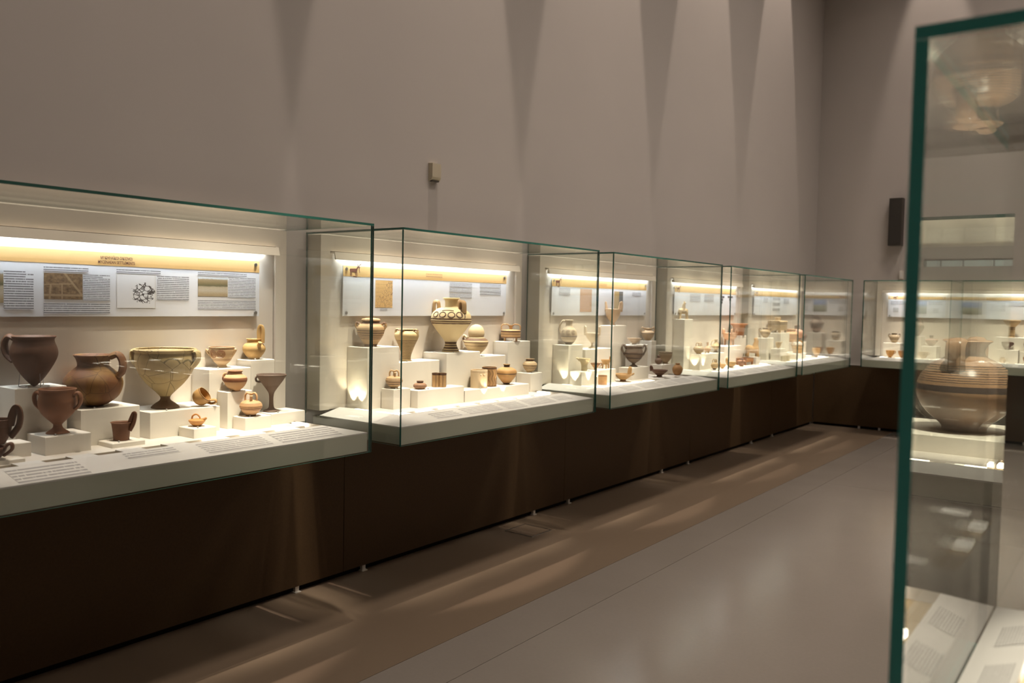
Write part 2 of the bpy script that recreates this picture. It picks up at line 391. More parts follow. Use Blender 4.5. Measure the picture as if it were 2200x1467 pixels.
# ------------------------------------------------------------------ room shell
def struct(name, mb, mat, parent=None):
    o = mb.build(name, mat, parent)
    if parent is None: tag(o, kind='structure')
    return o
XR, YB = 8.0, -4.0
tag(struct('wall_left', MB().box(-0.2, 0, YB, WALLY + 0.2, 0, CEIL), PLASTER), label='long plain grey plaster wall behind the cases')
FW = MB()
wx0, wx1 = 4.15, 5.15
FW.box(0, wx0, WALLY, WALLY + 0.2, 0, CEIL).box(wx1, XR, WALLY, WALLY + 0.2, 0, CEIL)
FW.box(wx0, wx1, WALLY, WALLY + 0.2, 0, 2.02).box(wx0, wx1, WALLY, WALLY + 0.2, 2.11, 2.30).box(wx0, wx1, WALLY, WALLY + 0.2, 2.49, CEIL)
struct('wall_far', FW, PLASTER)
struct('wall_right', MB().box(XR, XR + 0.2, YB, WALLY + 0.2, 0, CEIL), PLASTER)
struct('wall_back', MB().box(-0.2, XR + 0.2, YB - 0.2, YB, 0, CEIL), PLASTER)
struct('ceiling', MB().box(-0.2, XR + 0.2, YB - 0.2, WALLY + 0.2, CEIL, CEIL + 0.1), CEILM)
LITW = emit('lit_gallery_pane', (0.80, 0.86, 0.76), 0.32)
for i, (z0, z1) in enumerate(((2.02, 2.11), (2.30, 2.49))):
    wn = struct('window_%d' % (i + 1), MB().box(wx0, wx1, WALLY + 0.16, WALLY + 0.19, z0, z1), LITW)
    fm = MB().box(wx0, wx1, WALLY + 0.10, WALLY + 0.13, z1 - 0.014, z1)
    for xx in (4.42, 4.74, 4.98): fm.box(xx, xx + 0.016, WALLY + 0.10, WALLY + 0.13, z0, z1 - 0.014)
    fm.build('window_frame', GREYB, wn)
fl = struct('floor', MB().box(-0.2, XR + 0.2, YB - 0.2, WALLY + 0.2, -0.12, -0.005), DARK)
G = 0.0014
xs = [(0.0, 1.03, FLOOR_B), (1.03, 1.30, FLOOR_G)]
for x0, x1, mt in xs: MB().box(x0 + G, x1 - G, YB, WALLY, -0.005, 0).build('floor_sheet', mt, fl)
for x0, x1 in ((1.30, 3.15), (3.15, 5.0), (5.0, XR)):
    for y0, y1 in ((YB, 7.38), (7.38, WALLY)):
        MB().box(x0 + G, x1 - G, y0 + G, y1 - G, -0.005, 0).build('floor_sheet', FLOOR_G, fl)
# brown cladding under the cases, panel by panel, on little feet
tr1 = struct('trim_1', MB().box(0.0, 0.012, YB, WALLY - 0.05, 0.0, 0.76), DARK)
js = [3.046 - 2.152 * 3 + 2.152 * i for i in range(8)]
js = [y for y in js if y < WALLY - 0.2] + [WALLY - 0.045]
for a, c in zip(js, js[1:]): MB().box(0.013, 0.042, a + 0.002, c - 0.002, 0.033, 0.79).build('panel', BROWN, tr1)
for y in (2.742, 3.201, 4.829, 5.278, 6.805, 7.349, 8.95, 9.6): MB().box(0.018, 0.036, y - 0.012, y + 0.012, 0.0, 0.034).box(0.012, 0.046, y - 0.018, y + 0.018, 0.0, 0.004).build('foot', WHITEP, tr1)
MB().box(0.0, 0.05, YB, WALLY - 0.05, 0.79, 0.80).build('ledge', PLASTER, tr1)
tr2 = struct('trim_2', MB().box(0.05, XR, WALLY - 0.012, WALLY, 0.0, 0.76), DARK)
jx = [0.05, 1.2, 2.9, 5.0, 7.0, XR]
for a, c in zip(jx, jx[1:]): MB().box(a + 0.002, c - 0.002, WALLY - 0.042, WALLY - 0.013, 0.033, 0.79).build('panel', BROWN, tr2)
for x in (0.62, 0.86, 1.45, 2.4): MB().box(x - 0.012, x + 0.012, WALLY - 0.036, WALLY - 0.018, 0.0, 0.034).build('foot', WHITEP, tr2)
MB().box(0.05, XR, WALLY - 0.05, WALLY, 0.79, 0.80).build('ledge', PLASTER, tr2)

# ------------------------------------------------------------------ display cases
def sharp_quad(mb, pts): mb.quad(*pts); return mb
RF, RI = 0.676, 0.53      # rail front / inner edge (distance from wall)
RS = 0.135                # side rail width
ZI = 0.937                # inner edge height of a rail
def rail_z(v): return ZF + (RF - v) / (RF - RI) * (ZI - ZF)

def build_case(num, label, loc, rz, wd, lit, side_lit, caps, tube_power=2.9):
    r = thing('display_case', label, 'display case', loc, rz, 'glass wall cases')
    fr = MB().box(0.002, 0.10, 0.013, 0.075, ZD, 1.822).box(0.002, 0.10, wd - 0.075, wd - 0.013, ZD, 1.822).box(0.002, 0.10, 0.075, wd - 0.075, 1.742, 1.822)
    fr.build('back_frame', CREAM, r)
    MB().box(0.002, 0.085, 0.078, wd - 0.078, ZD, 1.739).build('back_panel', PANELW, r)
    MB().prism([(0.086, 1.738), (0.128, 1.738), (0.138, 1.699), (0.132, 1.699), (0.122, 1.731), (0.086, 1.731)], 0.08, wd - 0.08).build('valance', CREAM, r)
    t = MB().tube([(0.112, 0.13, 1.7155), (0.112, wd - 0.13, 1.7155)], 0.006, 10, sub=1).build('light_tube', TUBE, r, True)
    for u in (0.105, wd - 0.13): MB().box(0.098, 0.121, u, u + 0.025, 1.703, 1.727).build('tube_socket', WHITEP, t)
    l = light('AREA', 'tube_light', (0.118, wd / 2, 1.706), tube_power * (wd / 1.74), COOL, None, shape='RECTANGLE', size=0.03, size_y=wd - 0.3, spread=math.radians(64))
    l.parent = r; l.rotation_euler = (0, 0, 0)
    MB().box(0.05, RF, 0.014, wd - 0.014, ZB + 0.004, 0.90).build('tray', TRAYW, r)
    # rails: front and two sides, mitred
    y0, y1 = 0.0135, wd - 0.0135
    th = 0.006
    def rail(a, b_, c, d, nm):
        top = [a, b_, c, d]; bot = [(p[0], p[1], 0.9005) for p in top]
        return MB().hexa(bot, top).build(nm, RAILW, r)
    fo0, fo1, fi0, fi1 = (RF, y0, ZF), (RF, y1, ZF), (RI, y0 + RS, ZI), (RI, y1 - RS, ZI)
    e = 0.0012
    frail = rail((RF, y0 + e, ZF), (RF, y1 - e, ZF), (RI, y1 - RS - e, ZI), (RI, y0 + RS + e, ZI), 'front_rail')
    rail((RF, y0 - 0, ZF), (RI, y0 + RS - e, ZI), (0.10, y0 + RS, ZI), (0.10, y0, ZF), 'side_rail')
    rail((0.10, y1, ZF), (0.10, y1 - RS, ZI), (RI, y1 - RS + e, ZI), (RF, y1, ZF), 'side_rail')
    gi = 0.455
    gut = MB().box(gi, RI, y0 + RS, y1 - RS, 0.9005, 0.912).box(0.10, gi, y0 + RS, y0 + RS + 0.035, 0.9005, 0.912).box(0.10, gi, y1 - RS - 0.035, y1 - RS, 0.9005, 0.912).build('gutter', GUTTER, r)
    MB().box(0.086, gi, y0 + RS + 0.035, y1 - RS - 0.035, 0.9005, ZD).build('deck', DECKW, r)
    n = int((wd - 0.31) / 0.176) + 1
    for k in range(n):
        u = 0.158 + 0.176 * k
        if u > wd - 0.19: break
        on = k in lit
        MB().box(0.462, 0.524, u, u + 0.085, 0.926, 0.9355).build('uplight' if on else 'light_cover', UPL if on else RAILW, gut)
    for sd in (0, 1):
        for q, v in enumerate((0.20, 0.36)):
            ys = (y0 + RS + 0.003, y0 + RS + 0.032) if sd == 0 else (y1 - RS - 0.032, y1 - RS - 0.003)
            on = (sd in side_lit)
            MB().box(v, v + 0.08, ys[0], ys[1], 0.922, 0.9355).build('uplight' if on else 'light_cover', UPL if on else RAILW, gut)
    # caption lettering printed on the front rail
    for (u0, u1, v0, v1, rows) in caps:
        d = 0.0009
        mb = MB().quad((v1, u0, rail_z(v1) + d), (v1, u1, rail_z(v1) + d), (v0, u1, rail_z(v0) + d), (v0, u0, rail_z(v0) + d))
        mb.build('caption', print_mat(rows, (u1 - u0) / (v1 - v0), 0.6, (0.65, 0.63, 0.605), (0.12, 0.11, 0.12)), frail)
    MB().pane(D - 0.01, D, 0, wd, ZB, ZT - 0.0105).build('front_pane', GLASS, r)
    MB().pane(0.002, D - 0.0105, 0, 0.01, ZB, ZT - 0.0105).build('side_pane', GLASS, r)
    MB().pane(0.002, D - 0.0105, wd - 0.01, wd, ZB, ZT - 0.0105).build('side_pane', GLASS, r)
    MB().pane(0.002, D, 0, wd, ZT - 0.01, ZT).build('top_pane', GLASS, r)
    return r

std_caps = [(0.31, 0.50, 0.565, 0.645, 4), (0.555, 0.84, 0.555, 0.65, 5), (0.88, 1.06, 0.56, 0.655, 6), (1.10, 1.36, 0.555, 0.65, 6), (1.40, 1.55, 0.57, 0.64, 5)]
cap1 = [(0.275, 0.50, 0.552, 0.672, 5), (0.665, 0.86, 0.545, 0.60, 3), (0.95, 1.24, 0.55, 0.655, 6), (1.285, 1.60, 0.55, 0.66, 5)]
build_case(1, 'nearest glass wall case, with the board titled Mycenaean Settlements', (0, CASES[1][0], 0), 0, CASES[1][1], {5, 6, 7, 8}, {1}, cap1)
build_case(2, 'second glass wall case, holding the largest pale necked jar', (0, CASES[2][0], 0), 0, CASES[2][1], set(range(9)), {0, 1}, std_caps)
build_case(3, 'third glass wall case, between the large-jar case and the figurine case', (0, CASES[3][0], 0), 0, CASES[3][1], {0, 1, 2, 3, 4}, {0}, std_caps)
build_case(4, 'fourth glass wall case, with the long-necked animal figurine', (0, CASES[4][0], 0), 0, CASES[4][1], set(range(9)), {0, 1}, std_caps)
build_case(5, 'fifth glass wall case, last on the long wall before the corner', (0, CASES[5][0], 0), 0, CASES[5][1], set(range(9)), {0, 1}, std_caps)
capn = [(0.2, 0.36, 0.565, 0.645, 4), (0.42, 0.6, 0.555, 0.65, 5)]
X6, W6, X7, W7, X8, W8 = 0.778, 0.93, 1.815, 1.74, 3.74, 1.74
build_case(6, 'narrow glass case on the far wall, nearest the corner', (X6, WALLY, 0), -PI / 2, W6, {0, 1, 2, 3}, {0, 1}, capn)
build_case(7, 'glass case on the far wall, right of the narrow corner case', (X7, WALLY, 0), -PI / 2, W7, set(range(9)), {0, 1}, std_caps)
build_case(8, 'glass case on the far wall, mirrored in the foreground pane', (X8, WALLY, 0), -PI / 2, W8, set(range(9)), {0, 1}, std_caps)

def build_island(label, x0, x1, y0, y1, caps=True, mats=GLASS, power=UPL, gt=0.012):
    r = thing('display_case', label, 'display case', (x0, y0, 0))
    W_, H_ = x1 - x0, y1 - y0
    g = gt; rw = 0.085
    MB().box(0.10, W_ - 0.10, 0.10, H_ - 0.10, 0.0, ZB + 0.004).build('plinth', DKBLUE, r)
    MB().box(g + 0.002, W_ - g - 0.002, g + 0.002, H_ - g - 0.002, ZB + 0.004, 0.90).build('tray', TRAYW, r)
    o = [(g + 0.002, g + 0.002), (W_ - g - 0.002, g + 0.002), (W_ - g - 0.002, H_ - g - 0.002), (g + 0.002, H_ - g - 0.002)]
    i_ = [(g + rw, g + rw), (W_ - g - rw, g + rw), (W_ - g - rw, H_ - g - rw), (g + rw, H_ - g - rw)]
    for k in range(4):
        a, b_, c, d = o[k], o[(k + 1) % 4], i_[(k + 1) % 4], i_[k]
        top = [(*a, ZF), (*b_, ZF), (*c, ZI), (*d, ZI)]; bot = [(p[0], p[1], 0.9005) for p in top]
        rl = MB().hexa(bot, top).build('rail', RAILW, r)
        if k == 3: lrail = rl
    a = g + rw
    gut = MB().box(a, W_ - a, a, a + 0.06, 0.9005, 0.912).box(a, W_ - a, H_ - a - 0.06, H_ - a, 0.9005, 0.912).box(a, a + 0.06, a + 0.06, H_ - a - 0.06, 0.9005, 0.912).box(W_ - a - 0.06, W_ - a, a + 0.06, H_ - a - 0.06, 0.9005, 0.912).build('gutter', GUTTER, r)
    MB().box(a + 0.06, W_ - a - 0.06, a + 0.06, H_ - a - 0.06, 0.9005, ZD).build('deck', DECKW, r)
    k = a + 0.07
    while k + 0.07 < W_ - a - 0.05:
        for yy in (a + 0.012, H_ - a - 0.05): MB().box(k, k + 0.07, yy, yy + 0.036, 0.922, 0.934).build('uplight', power, gut)
        k += 0.19
    k = a + 0.12
    while k + 0.07 < H_ - a - 0.05:
        for xx in (a + 0.012, W_ - a - 0.05): MB().box(xx, xx + 0.036, k, k + 0.07, 0.922, 0.934).build('uplight', power, gut)
        k += 0.22
    if caps:
        for (u0, u1) in ((0.16, 0.27), (0.36, 0.47), (0.57, 0.68)):
            q = []
            for (xx, uu) in ((g + 0.03, u1), (g + 0.03, u0), (g + 0.075, u0), (g + 0.075, u1)):
                q.append((xx, uu, ZF + (xx - g - 0.002) / (rw - 0.002) * (ZI - ZF) + 0.001))
            MB().quad(*q).build('caption', print_mat(9, 2.5, 0.8, (0.65, 0.63, 0.605), (0.25, 0.24, 0.24)), lrail)
    t = gt
    MB().pane(0, t, 0, H_, ZB, ZT - t - 0.0005, (1, 3)).build('side_pane', mats, r)
    MB().pane(W_ - t, W_, 0, H_, ZB, ZT - t - 0.0005, (1, 3)).build('side_pane', mats, r)
    MB().pane(t + 0.0005, W_ - t - 0.0005, 0, t, ZB, ZT - t - 0.0005, (1, 4, 5)).build('front_pane', mats, r)
    MB().pane(t + 0.0005, W_ - t - 0.0005, H_ - t, H_, ZB, ZT - t - 0.0005, (1, 4, 5)).build('back_pane', mats, r)
    MB().pane(0, W_, 0, H_, ZT - t, ZT, (3,)).build('top_pane', mats, r)
    return r
UPL2 = emit('uplight_glow_soft', (1.0, 0.90, 0.74), 7.0)
build_island('free-standing glass case in the right foreground, thick green glass edge', 3.201, 4.95, 1.092, 1.945, True, GLASS_THICK, UPL2, 0.016)
build_island('free-standing glass case with the big striped jug, seen mirrored', 3.27, 5.0, 3.33, 4.75, False, GLASS, UPL2)

# ------------------------------------------------------------------ information boards
BX = 0.1005
def text_mesh(body, size, width, mat, parent, loc):
    cu = bpy.data.curves.new('title', 'FONT'); cu.body = body; cu.size = size; cu.align_x = 'CENTER'; cu.align_y = 'CENTER'; cu.offset = 0.00025
    tmp = bpy.data.objects.new('tmp', cu); COL.objects.link(tmp)
    dg = bpy.context.evaluated_depsgraph_get(); dg.update()
    me = bpy.data.meshes.new_from_object(tmp.evaluated_get(dg))
    bpy.data.objects.remove(tmp); bpy.data.curves.remove(cu)
    me.materials.clear(); me.materials.append(mat); me.name = 'title_lettering'
    wdt = max(v.co.x for v in me.vertices) - min(v.co.x for v in me.vertices)
    for v in me.vertices: v.co.x *= width / wdt
    o = bpy.data.objects.new('title_lettering', me); COL.objects.link(o); o.parent = parent
    # text plane xy -> local y,z facing +x
    o.matrix_local = Matrix(((0, 0, 1, loc[0]), (1, 0, 0, loc[1]), (0, 1, 0, loc[2]), (0, 0, 0, 1)))
    return o
def deer(parent, u, z, s):
    mb = MB(); x = 0.0052
    def poly(pts): mb.add([(x, u + a * s, z + c * s) for a, c in pts], [tuple(range(len(pts)))])
    def bar(a, c, t=0.05):
        d = Vector((c[0] - a[0], c[1] - a[1])); n = Vector((-d.y, d.x)).normalized() * t * 0.5
        poly([(a[0] + n.x, a[1] + n.y), (a[0] - n.x, a[1] - n.y), (c[0] - n.x, c[1] - n.y), (c[0] + n.x, c[1] + n.y)])
    poly([(-0.5, 0.12), (-0.42, 0.02), (0.05, 0.02), (0.14, 0.12), (0.12, 0.24), (-0.45, 0.22)])
    for a in (-0.44, -0.34, 0.0, 0.1): bar((a, 0.05), (a + 0.02, -0.22))
    bar((0.1, 0.2), (0.2, 0.36), 0.09); bar((0.18, 0.36), (0.36, 0.30), 0.08)
    bar((0.22, 0.38), (0.16, 0.5), 0.035); bar((0.28, 0.38), (0.36, 0.5), 0.035); bar((0.36, 0.5), (0.46, 0.46), 0.03); bar((0.36, 0.5), (0.5, 0.56), 0.03)
    bar((0.30, 0.3), (0.34, -0.02), 0.045); bar((-0.2, -0.25), (0.1, -0.28), 0.06)
    return mb.build('deer_emblem', INK, parent)
def build_board(label, loc, rz, wd, z0, z1, zh, items, title=None, deer_at=None):
    """board local frame: x out of the wall, y along it; loc = its left end on the case back"""
    r = thing('info_board', label, 'info board', loc, rz, 'printed boards in the cases')
    MB().box(0, 0.0035, 0, wd, z0, z1).build('sheet', SHEET, r)
    hb = MB().quad((0.0041, 0, zh), (0.0041, wd, zh), (0.0041, wd, z1), (0.0041, 0, z1)).build('header_band', HEADER, r)
    for (u, z) in ((0.022, z1 - 0.016), (wd - 0.022, z1 - 0.016), (0.022, z0 + 0.016), (wd - 0.022, z0 + 0.016)):
        MB().tube([(-0.015, u, z), (0.009, u, z)], 0.008, 12, sub=1).build('standoff_peg', STEEL, r, True)
    for it in items:
        kind, u0, u1, a, c = it[:5]
        q = MB().quad((0.0046, u0, a), (0.0046, u1, a), (0.0046, u1, c), (0.0046, u0, c))
        if kind == 'text': q.build('text_block', print_mat(it[5], (u1 - u0) / (c - a), 0.8), r)
        elif kind == 'headline': q.build('title_lines', print_mat(2, (u1 - u0) / (c - a), 0.55, (0.66, 0.42, 0.17), (0.25, 0.08, 0.05)), hb)
        elif kind == 'pillar':
            mb = MB(); x = 0.0046
            um = (u0 + u1) / 2; hw = (u1 - u0) / 2
            for (p, q_, s_, t_) in ((um - hw, um + hw, c - 0.018, c), (um - hw * 0.35, um + hw * 0.35, c - 0.05, c - 0.022), (um - hw * 0.22, um + hw * 0.22, a, c - 0.054)):
                mb.add([(x, p, s_), (x, q_, s_), (x, q_, t_), (x, p, t_)], [(0, 1, 2, 3)])
            mb.build('pillar_drawing', INKG, r)
        else: q.build('picture', photo_mat('picture_' + kind, kind), r)
    if title:
        for (s_, sz, wi, u, z) in title: text_mesh(s_, sz, wi, INK, hb, (0.0052, u, z))
    if deer_at: deer(hb, *deer_at)
    return r
ZH = 1.6145
O = 1.043
def sh(its, o): return [(k[0], k[1] - o, k[2] - o) + tuple(k[3:]) for k in its]
build_board('wide board titled Mycenaean Settlements in the nearest case', (BX, O, 0), 0, 2.452 - O, 1.411, 1.6666, ZH, sh([
    ('dig', 1.484, 1.629, 1.477, 1.577), ('text', 1.632, 1.738, 1.473, 1.577, 15), ('text', 1.483, 1.738, 1.422, 1.463, 5), ('text', 1.344, 1.447, 1.437, 1.581, 16),
    ('map', 1.765, 1.933, 1.445, 1.583), ('text', 1.939, 2.088, 1.480, 1.583, 13), ('text', 1.483, 1.652, 1.585, 1.602, 2), ('text', 1.765, 1.956, 1.587, 1.604, 2), ('text', 2.131, 2.382, 1.591, 1.606, 2),
    ('ruin', 2.131, 2.281, 1.499, 1.584), ('text', 2.284, 2.431, 1.495, 1.588, 13), ('text', 2.131, 2.432, 1.441, 1.483, 6), ('ruin', 1.19, 1.343, 1.462, 1.579)], O),
    [('\u039c\u03a5\u039a\u0397\u039d\u0391\u03aa\u039a\u039f\u0399 \u039f\u0399\u039a\u0399\u03a3\u039c\u039f\u0399', 0.0165, 0.132, 1.766 - O, 1.6445), ('MYCENAEAN SETTLEMENTS', 0.0165, 0.152, 1.766 - O, 1.6275)])
O = 2.968
build_board('wide board with an ochre line drawing, behind the largest pale jar', (BX, O, 0), 0, 4.362 - O, 1.411, 1.672, 1.618, sh([
    ('drawing', 3.197, 3.327, 1.456, 1.605), ('text', 3.233, 3.289, 1.440, 1.452, 2), ('headline', 3.596, 3.737, 1.632, 1.658),
    ('text', 3.805, 4.013, 1.584, 1.609, 4), ('text', 3.805, 4.013, 1.553, 1.578, 4), ('text', 3.805, 4.013, 1.519, 1.545, 4), ('text', 4.091, 4.305, 1.590, 1.612, 4), ('text', 4.091, 4.305, 1.562, 1.583, 3), ('text', 4.091, 4.305, 1.543, 1.559, 2)], O),
    deer_at=(0.085, 1.640, 0.085))
O = 4.89
build_board('wide board with a pinkish fresco picture in the third case', (BX, O, 0), 0, 6.285 - O, 1.411, 1.672, 1.618, sh([
    ('text', 4.980, 5.125, 1.557, 1.607, 6), ('fresco', 5.259, 5.422, 1.438, 1.607), ('headline', 5.531, 5.642, 1.634, 1.656), ('gold', 5.755, 5.895, 1.446, 1.600), ('text', 6.044, 6.193, 1.569, 1.599, 4)], O),
    deer_at=(0.085, 1.640, 0.085))
O = 6.815
build_board('wide board with two pillar drawings in the fourth case', (BX, O, 0), 0, 8.21 - O, 1.411, 1.672, 1.618, sh([
    ('text', 7.126, 7.358, 1.537, 1.605, 6), ('text', 7.441, 7.655, 1.540, 1.608, 6), ('pillar', 7.811, 7.914, 1.526, 1.599), ('pillar', 7.995, 8.125, 1.528, 1.602)], O), deer_at=(0.085, 1.640, 0.085))
O = 8.707
build_board('wide board with a column of small dark glyphs in the fifth case', (BX, O, 0), 0, 10.10 - O, 1.411, 1.672, 1.618, sh([
    ('glyph', 9.269, 9.5, 1.458, 1.605), ('text', 8.978, 9.119, 1.548, 1.599, 5), ('text', 9.62, 9.8, 1.54, 1.60, 5)], O), deer_at=(0.085, 1.640, 0.085))
build_board('small board with a landscape photograph in the narrow corner case', (X6 + 0.145, WALLY - BX, 0), -PI / 2, W6 - 0.30, 1.411, 1.660, 1.625, [
    ('text', 0.03, 0.24, 1.56, 1.605, 4), ('sky', 0.26, 0.43, 1.455, 1.61), ('text', 0.45, 0.60, 1.56, 1.605, 4), ('glyph', 0.06, 0.12, 1.47, 1.52), ('glyph', 0.50, 0.56, 1.47, 1.52)], deer_at=(0.085, 1.640, 0.06))
build_board('wide board with a small dark glyph picture on the far wall', (X7 + 0.16, WALLY - BX, 0), -PI / 2, W7 - 0.34, 1.411, 1.660, 1.625, [
    ('text', 0.05, 0.19, 1.50, 1.60, 6), ('glyph', 0.22, 0.38, 1.565, 1.605), ('text', 0.45, 0.7, 1.50, 1.60, 6)], deer_at=(0.085, 1.640, 0.06))
build_board('wide board with a pale text column, in the mirrored far case', (X8 + 0.16, WALLY - BX, 0), -PI / 2, W8 - 0.34, 1.411, 1.660, 1.625, [
    ('text', 0.1, 0.3, 1.48, 1.60, 6), ('sky', 0.6, 0.8, 1.46, 1.60)], deer_at=(0.085, 1.640, 0.06))

# ------------------------------------------------------------------ plinth blocks
def block(x0, x1, y0, y1, z, what, z0=ZD):
    mb = MB()
    c = 0.0025   # softened edges
    mb.box(x0, x1, y0, y1, z0, z - c)
    mb.hexa([(x0, y0, z - c), (x1, y0, z - c), (x1, y1, z - c), (x0, y1, z - c)], [(x0 + c, y0 + c, z), (x1 - c, y0 + c, z), (x1 - c, y1 - c, z), (x0 + c, y1 - c, z)])
    r = thing('plinth', 'white display block under ' + what, 'display block', (0, 0, 0), 0, 'white plinth blocks')
    mb.build('block', BLOCKW, r)
    # little numbered stud on the front edge of the top
    s = MB().ell((x1 - 0.014, y0 + 0.25 * (y1 - y0), z + 0.003), (0.004, 0.004, 0.004), 8)
    s.build('number_stud', GREYB, r, True)
    return z
BZ = {}
def B_(k, x0, x1, y0, y1, z, what): BZ[k] = z; block(x0, x1, y0, y1, z, what)
B_('1H', .087, .225, 1.329, 1.510, 1.157, 'the dark pointed cup')
B_('1I', .087, .29, 1.53, 1.759, 1.068, 'the round brown jug with a cracked belly')
B_('1J', .235, .375, 1.365, 1.525, .996, 'the two-handled brown goblet')
B_('1K', .295, .40, 1.592, 1.719, .948, 'the small brown basket-shaped cup')
B_('1L', .25, .338, 1.16, 1.334, .98, 'the brown cup with a tall loop handle')
B_('1M', .345, .435, 1.12, 1.273, .944, 'the low dark cup at the left edge')
B_('1A', .087, .305, 1.794, 2.108, 1.036, 'the large cracked krater and tipped dipper')
B_('1B', .31, .417, 1.915, 2.017, .969, 'the tiny orange boat-shaped vessel')
B_('1C', .30, .387, 2.176, 2.31, .985, 'the striped stirrup jar in the nearest case')
B_('1D', .20, .335, 2.35, 2.537, .981, 'the tall dark stemmed cup')
B_('1E', .222, .297, 2.151, 2.275, 1.09, 'the red-banded squat jar')
B_('1F', .087, .219, 2.113, 2.324, 1.184, 'the bowl painted with spirals')
B_('1G', .087, .195, 2.343, 2.472, 1.213, 'the yellow feeder with an upright handle')
B_('2A', .087, .24, 3.017, 3.247, 1.251, 'the lidded two-handled jar')
B_('2B', .087, .23, 3.25, 3.583, 1.163, 'the slender banded amphora')
B_('2C', .087, .27, 3.60, 3.9, 1.203, 'the largest pale necked jar')
B_('2D', .245, .334, 3.115, 3.24, 1.035, 'the small striped stirrup jar in the second case')
B_('2X', .285, .385, 3.243, 3.62, 1.024, 'the squat pot and ribbed twin box')
B_('2E', .275, .385, 3.628, 4.246, .996, 'two cylindrical boxes and a dark-necked jar')
B_('2F', .21, .322, 4.35, 4.479, 1.049, 'the small banded jar at the case end')
B_('2G', .087, .23, 3.905, 4.203, 1.167, 'the globular pot with a domed lid')
B_('2H', .087, .205, 4.26, 4.50, 1.248, 'the legged box with arched handles')
B_('3A', .087, .22, 4.942, 5.13, 1.206, 'the tall grey painted jug')
B_('3B', .087, .24, 5.134, 5.497, 1.171, 'the pale stemmed goblet with upright handles')
B_('3C', .087, .22, 5.56, 5.755, 1.337, 'the wide kantharos before the gold picture')
B_('3D', .245, .34, 4.93, 5.40, 1.027, 'the spouted cup, saucer and tripod bowl')
B_('3E', .25, .365, 5.60, 5.865, 1.022, 'the dark grey handled krater')
B_('3F', .205, .309, 6.2, 6.42, 1.013, 'the deep bowl and small dark jug')
B_('3G', .087, .20, 6.22, 6.30, 1.204, 'the pale lidded jar in shade')
B_('3H', .087, .22, 5.86, 6.119, 1.179, 'the shallow pale bowl')
B_('4A', .087, .198, 6.834, 7.0, 1.378, 'the long-necked animal figurine')
B_('4B', .20, .30, 6.95, 7.487, 1.069, 'three small vessels in a row')
B_('4C', .087, .25, 7.601, 8.05, 1.117, 'the pink three-legged bowl')
B_('4D', .087, .225, 8.06, 8.21, 1.211, 'the flaring terracotta bucket')
B_('4E', .235, .37, 8.12, 8.23, 1.003, 'the animal-shaped vessel')
B_('5F', .087, .20, 8.86, 9.066, 1.167, 'the round jar in the fifth case')
B_('5G', .087, .26, 9.118, 9.40, 1.219, 'the clay chest with figures on its lid')
B_('5H', .215, .32, 8.94, 9.11, 1.054, 'the small spouted bowl in the fifth case')
B_('5J', .275, .36, 9.3, 9.66, .988, 'the ochre basket-shaped cup')
B_('5I', .087, .25, 9.62, 10.03, 1.10, 'the two large reddish jars near the corner')
def B6(k, u0, u1, v0, v1, z, what): BZ[k] = z; block(u0, u1, WALLY - v1, WALLY - v0, z, what)
B6('6A', .93, 1.12, .10, .30, 1.10, 'the small grey two-handled pot by the corner')
B6('6B', 1.17, 1.35, .10, .32, 1.19, 'the big grey jar behind the green edge')
B6('6C', 1.36, 1.52, .10, .34, 1.08, 'the pinkish squat flask on the far wall')
B6('7A', 2.10, 2.40, .10, .285, 1.215, 'the pale offering stand with a wide top')
B6('7B', 2.12, 2.34, .29, .388, 1.08, 'the dark one-handled cup on the far wall')
B6('7C', 2.36, 2.56, .29, .37, 1.065, 'the dark jar cut by the right edge')

# ------------------------------------------------------------------ pottery
def smooth(prof, k=4):
    out = []
    n = len(prof)
    for i in range(n - 1):
        p0, p1, p2, p3 = prof[max(i - 1, 0)], prof[i], prof[i + 1], prof[min(i + 2, n - 1)]
        for q in range(k):
            t = q / k
            f = lambda a, b_, c, d: 0.5 * (2 * b_ + (c - a) * t + (2 * a - 5 * b_ + 4 * c - d) * t * t + (3 * b_ - a - 3 * c + d) * t ** 3)
            out.append((max(f(p0[0], p1[0], p2[0], p3[0]), 0.0), f(p0[1], p1[1], p2[1], p3[1])))
    out.append(prof[-1]); return out
IMG = math.radians(36.9)     # world angle of "image right"
def shell(prof, h, r, depth=0.5, t=0.06):
    """outer profile (fractions of r and h, base to rim) closed with an inner wall"""
    o = [(a * r, z * h) for a, z in smooth(prof)]
    if o[-1][0] < 0.02 * r: return o
    zc = prof[-1][1] * h - depth * h
    inn = [(max(a - t * r, 0.0), z) for a, z in reversed(o) if z > zc]
    rim = (o[-1][0] - t * r * 0.5, o[-1][1] + 0.012 * h)
    inn = [p for p in inn if p[0] > 0.01 * r]
    return o + [rim] + inn + [(0.0, max(zc, 0.03 * h))]
def hpath(path, A, h, r):
    c, s_ = math.cos(IMG + math.radians(A)), math.sin(IMG + math.radians(A))
    return [(a * r * c, a * r * s_, z * h) for a, z in path]
BODY = {}
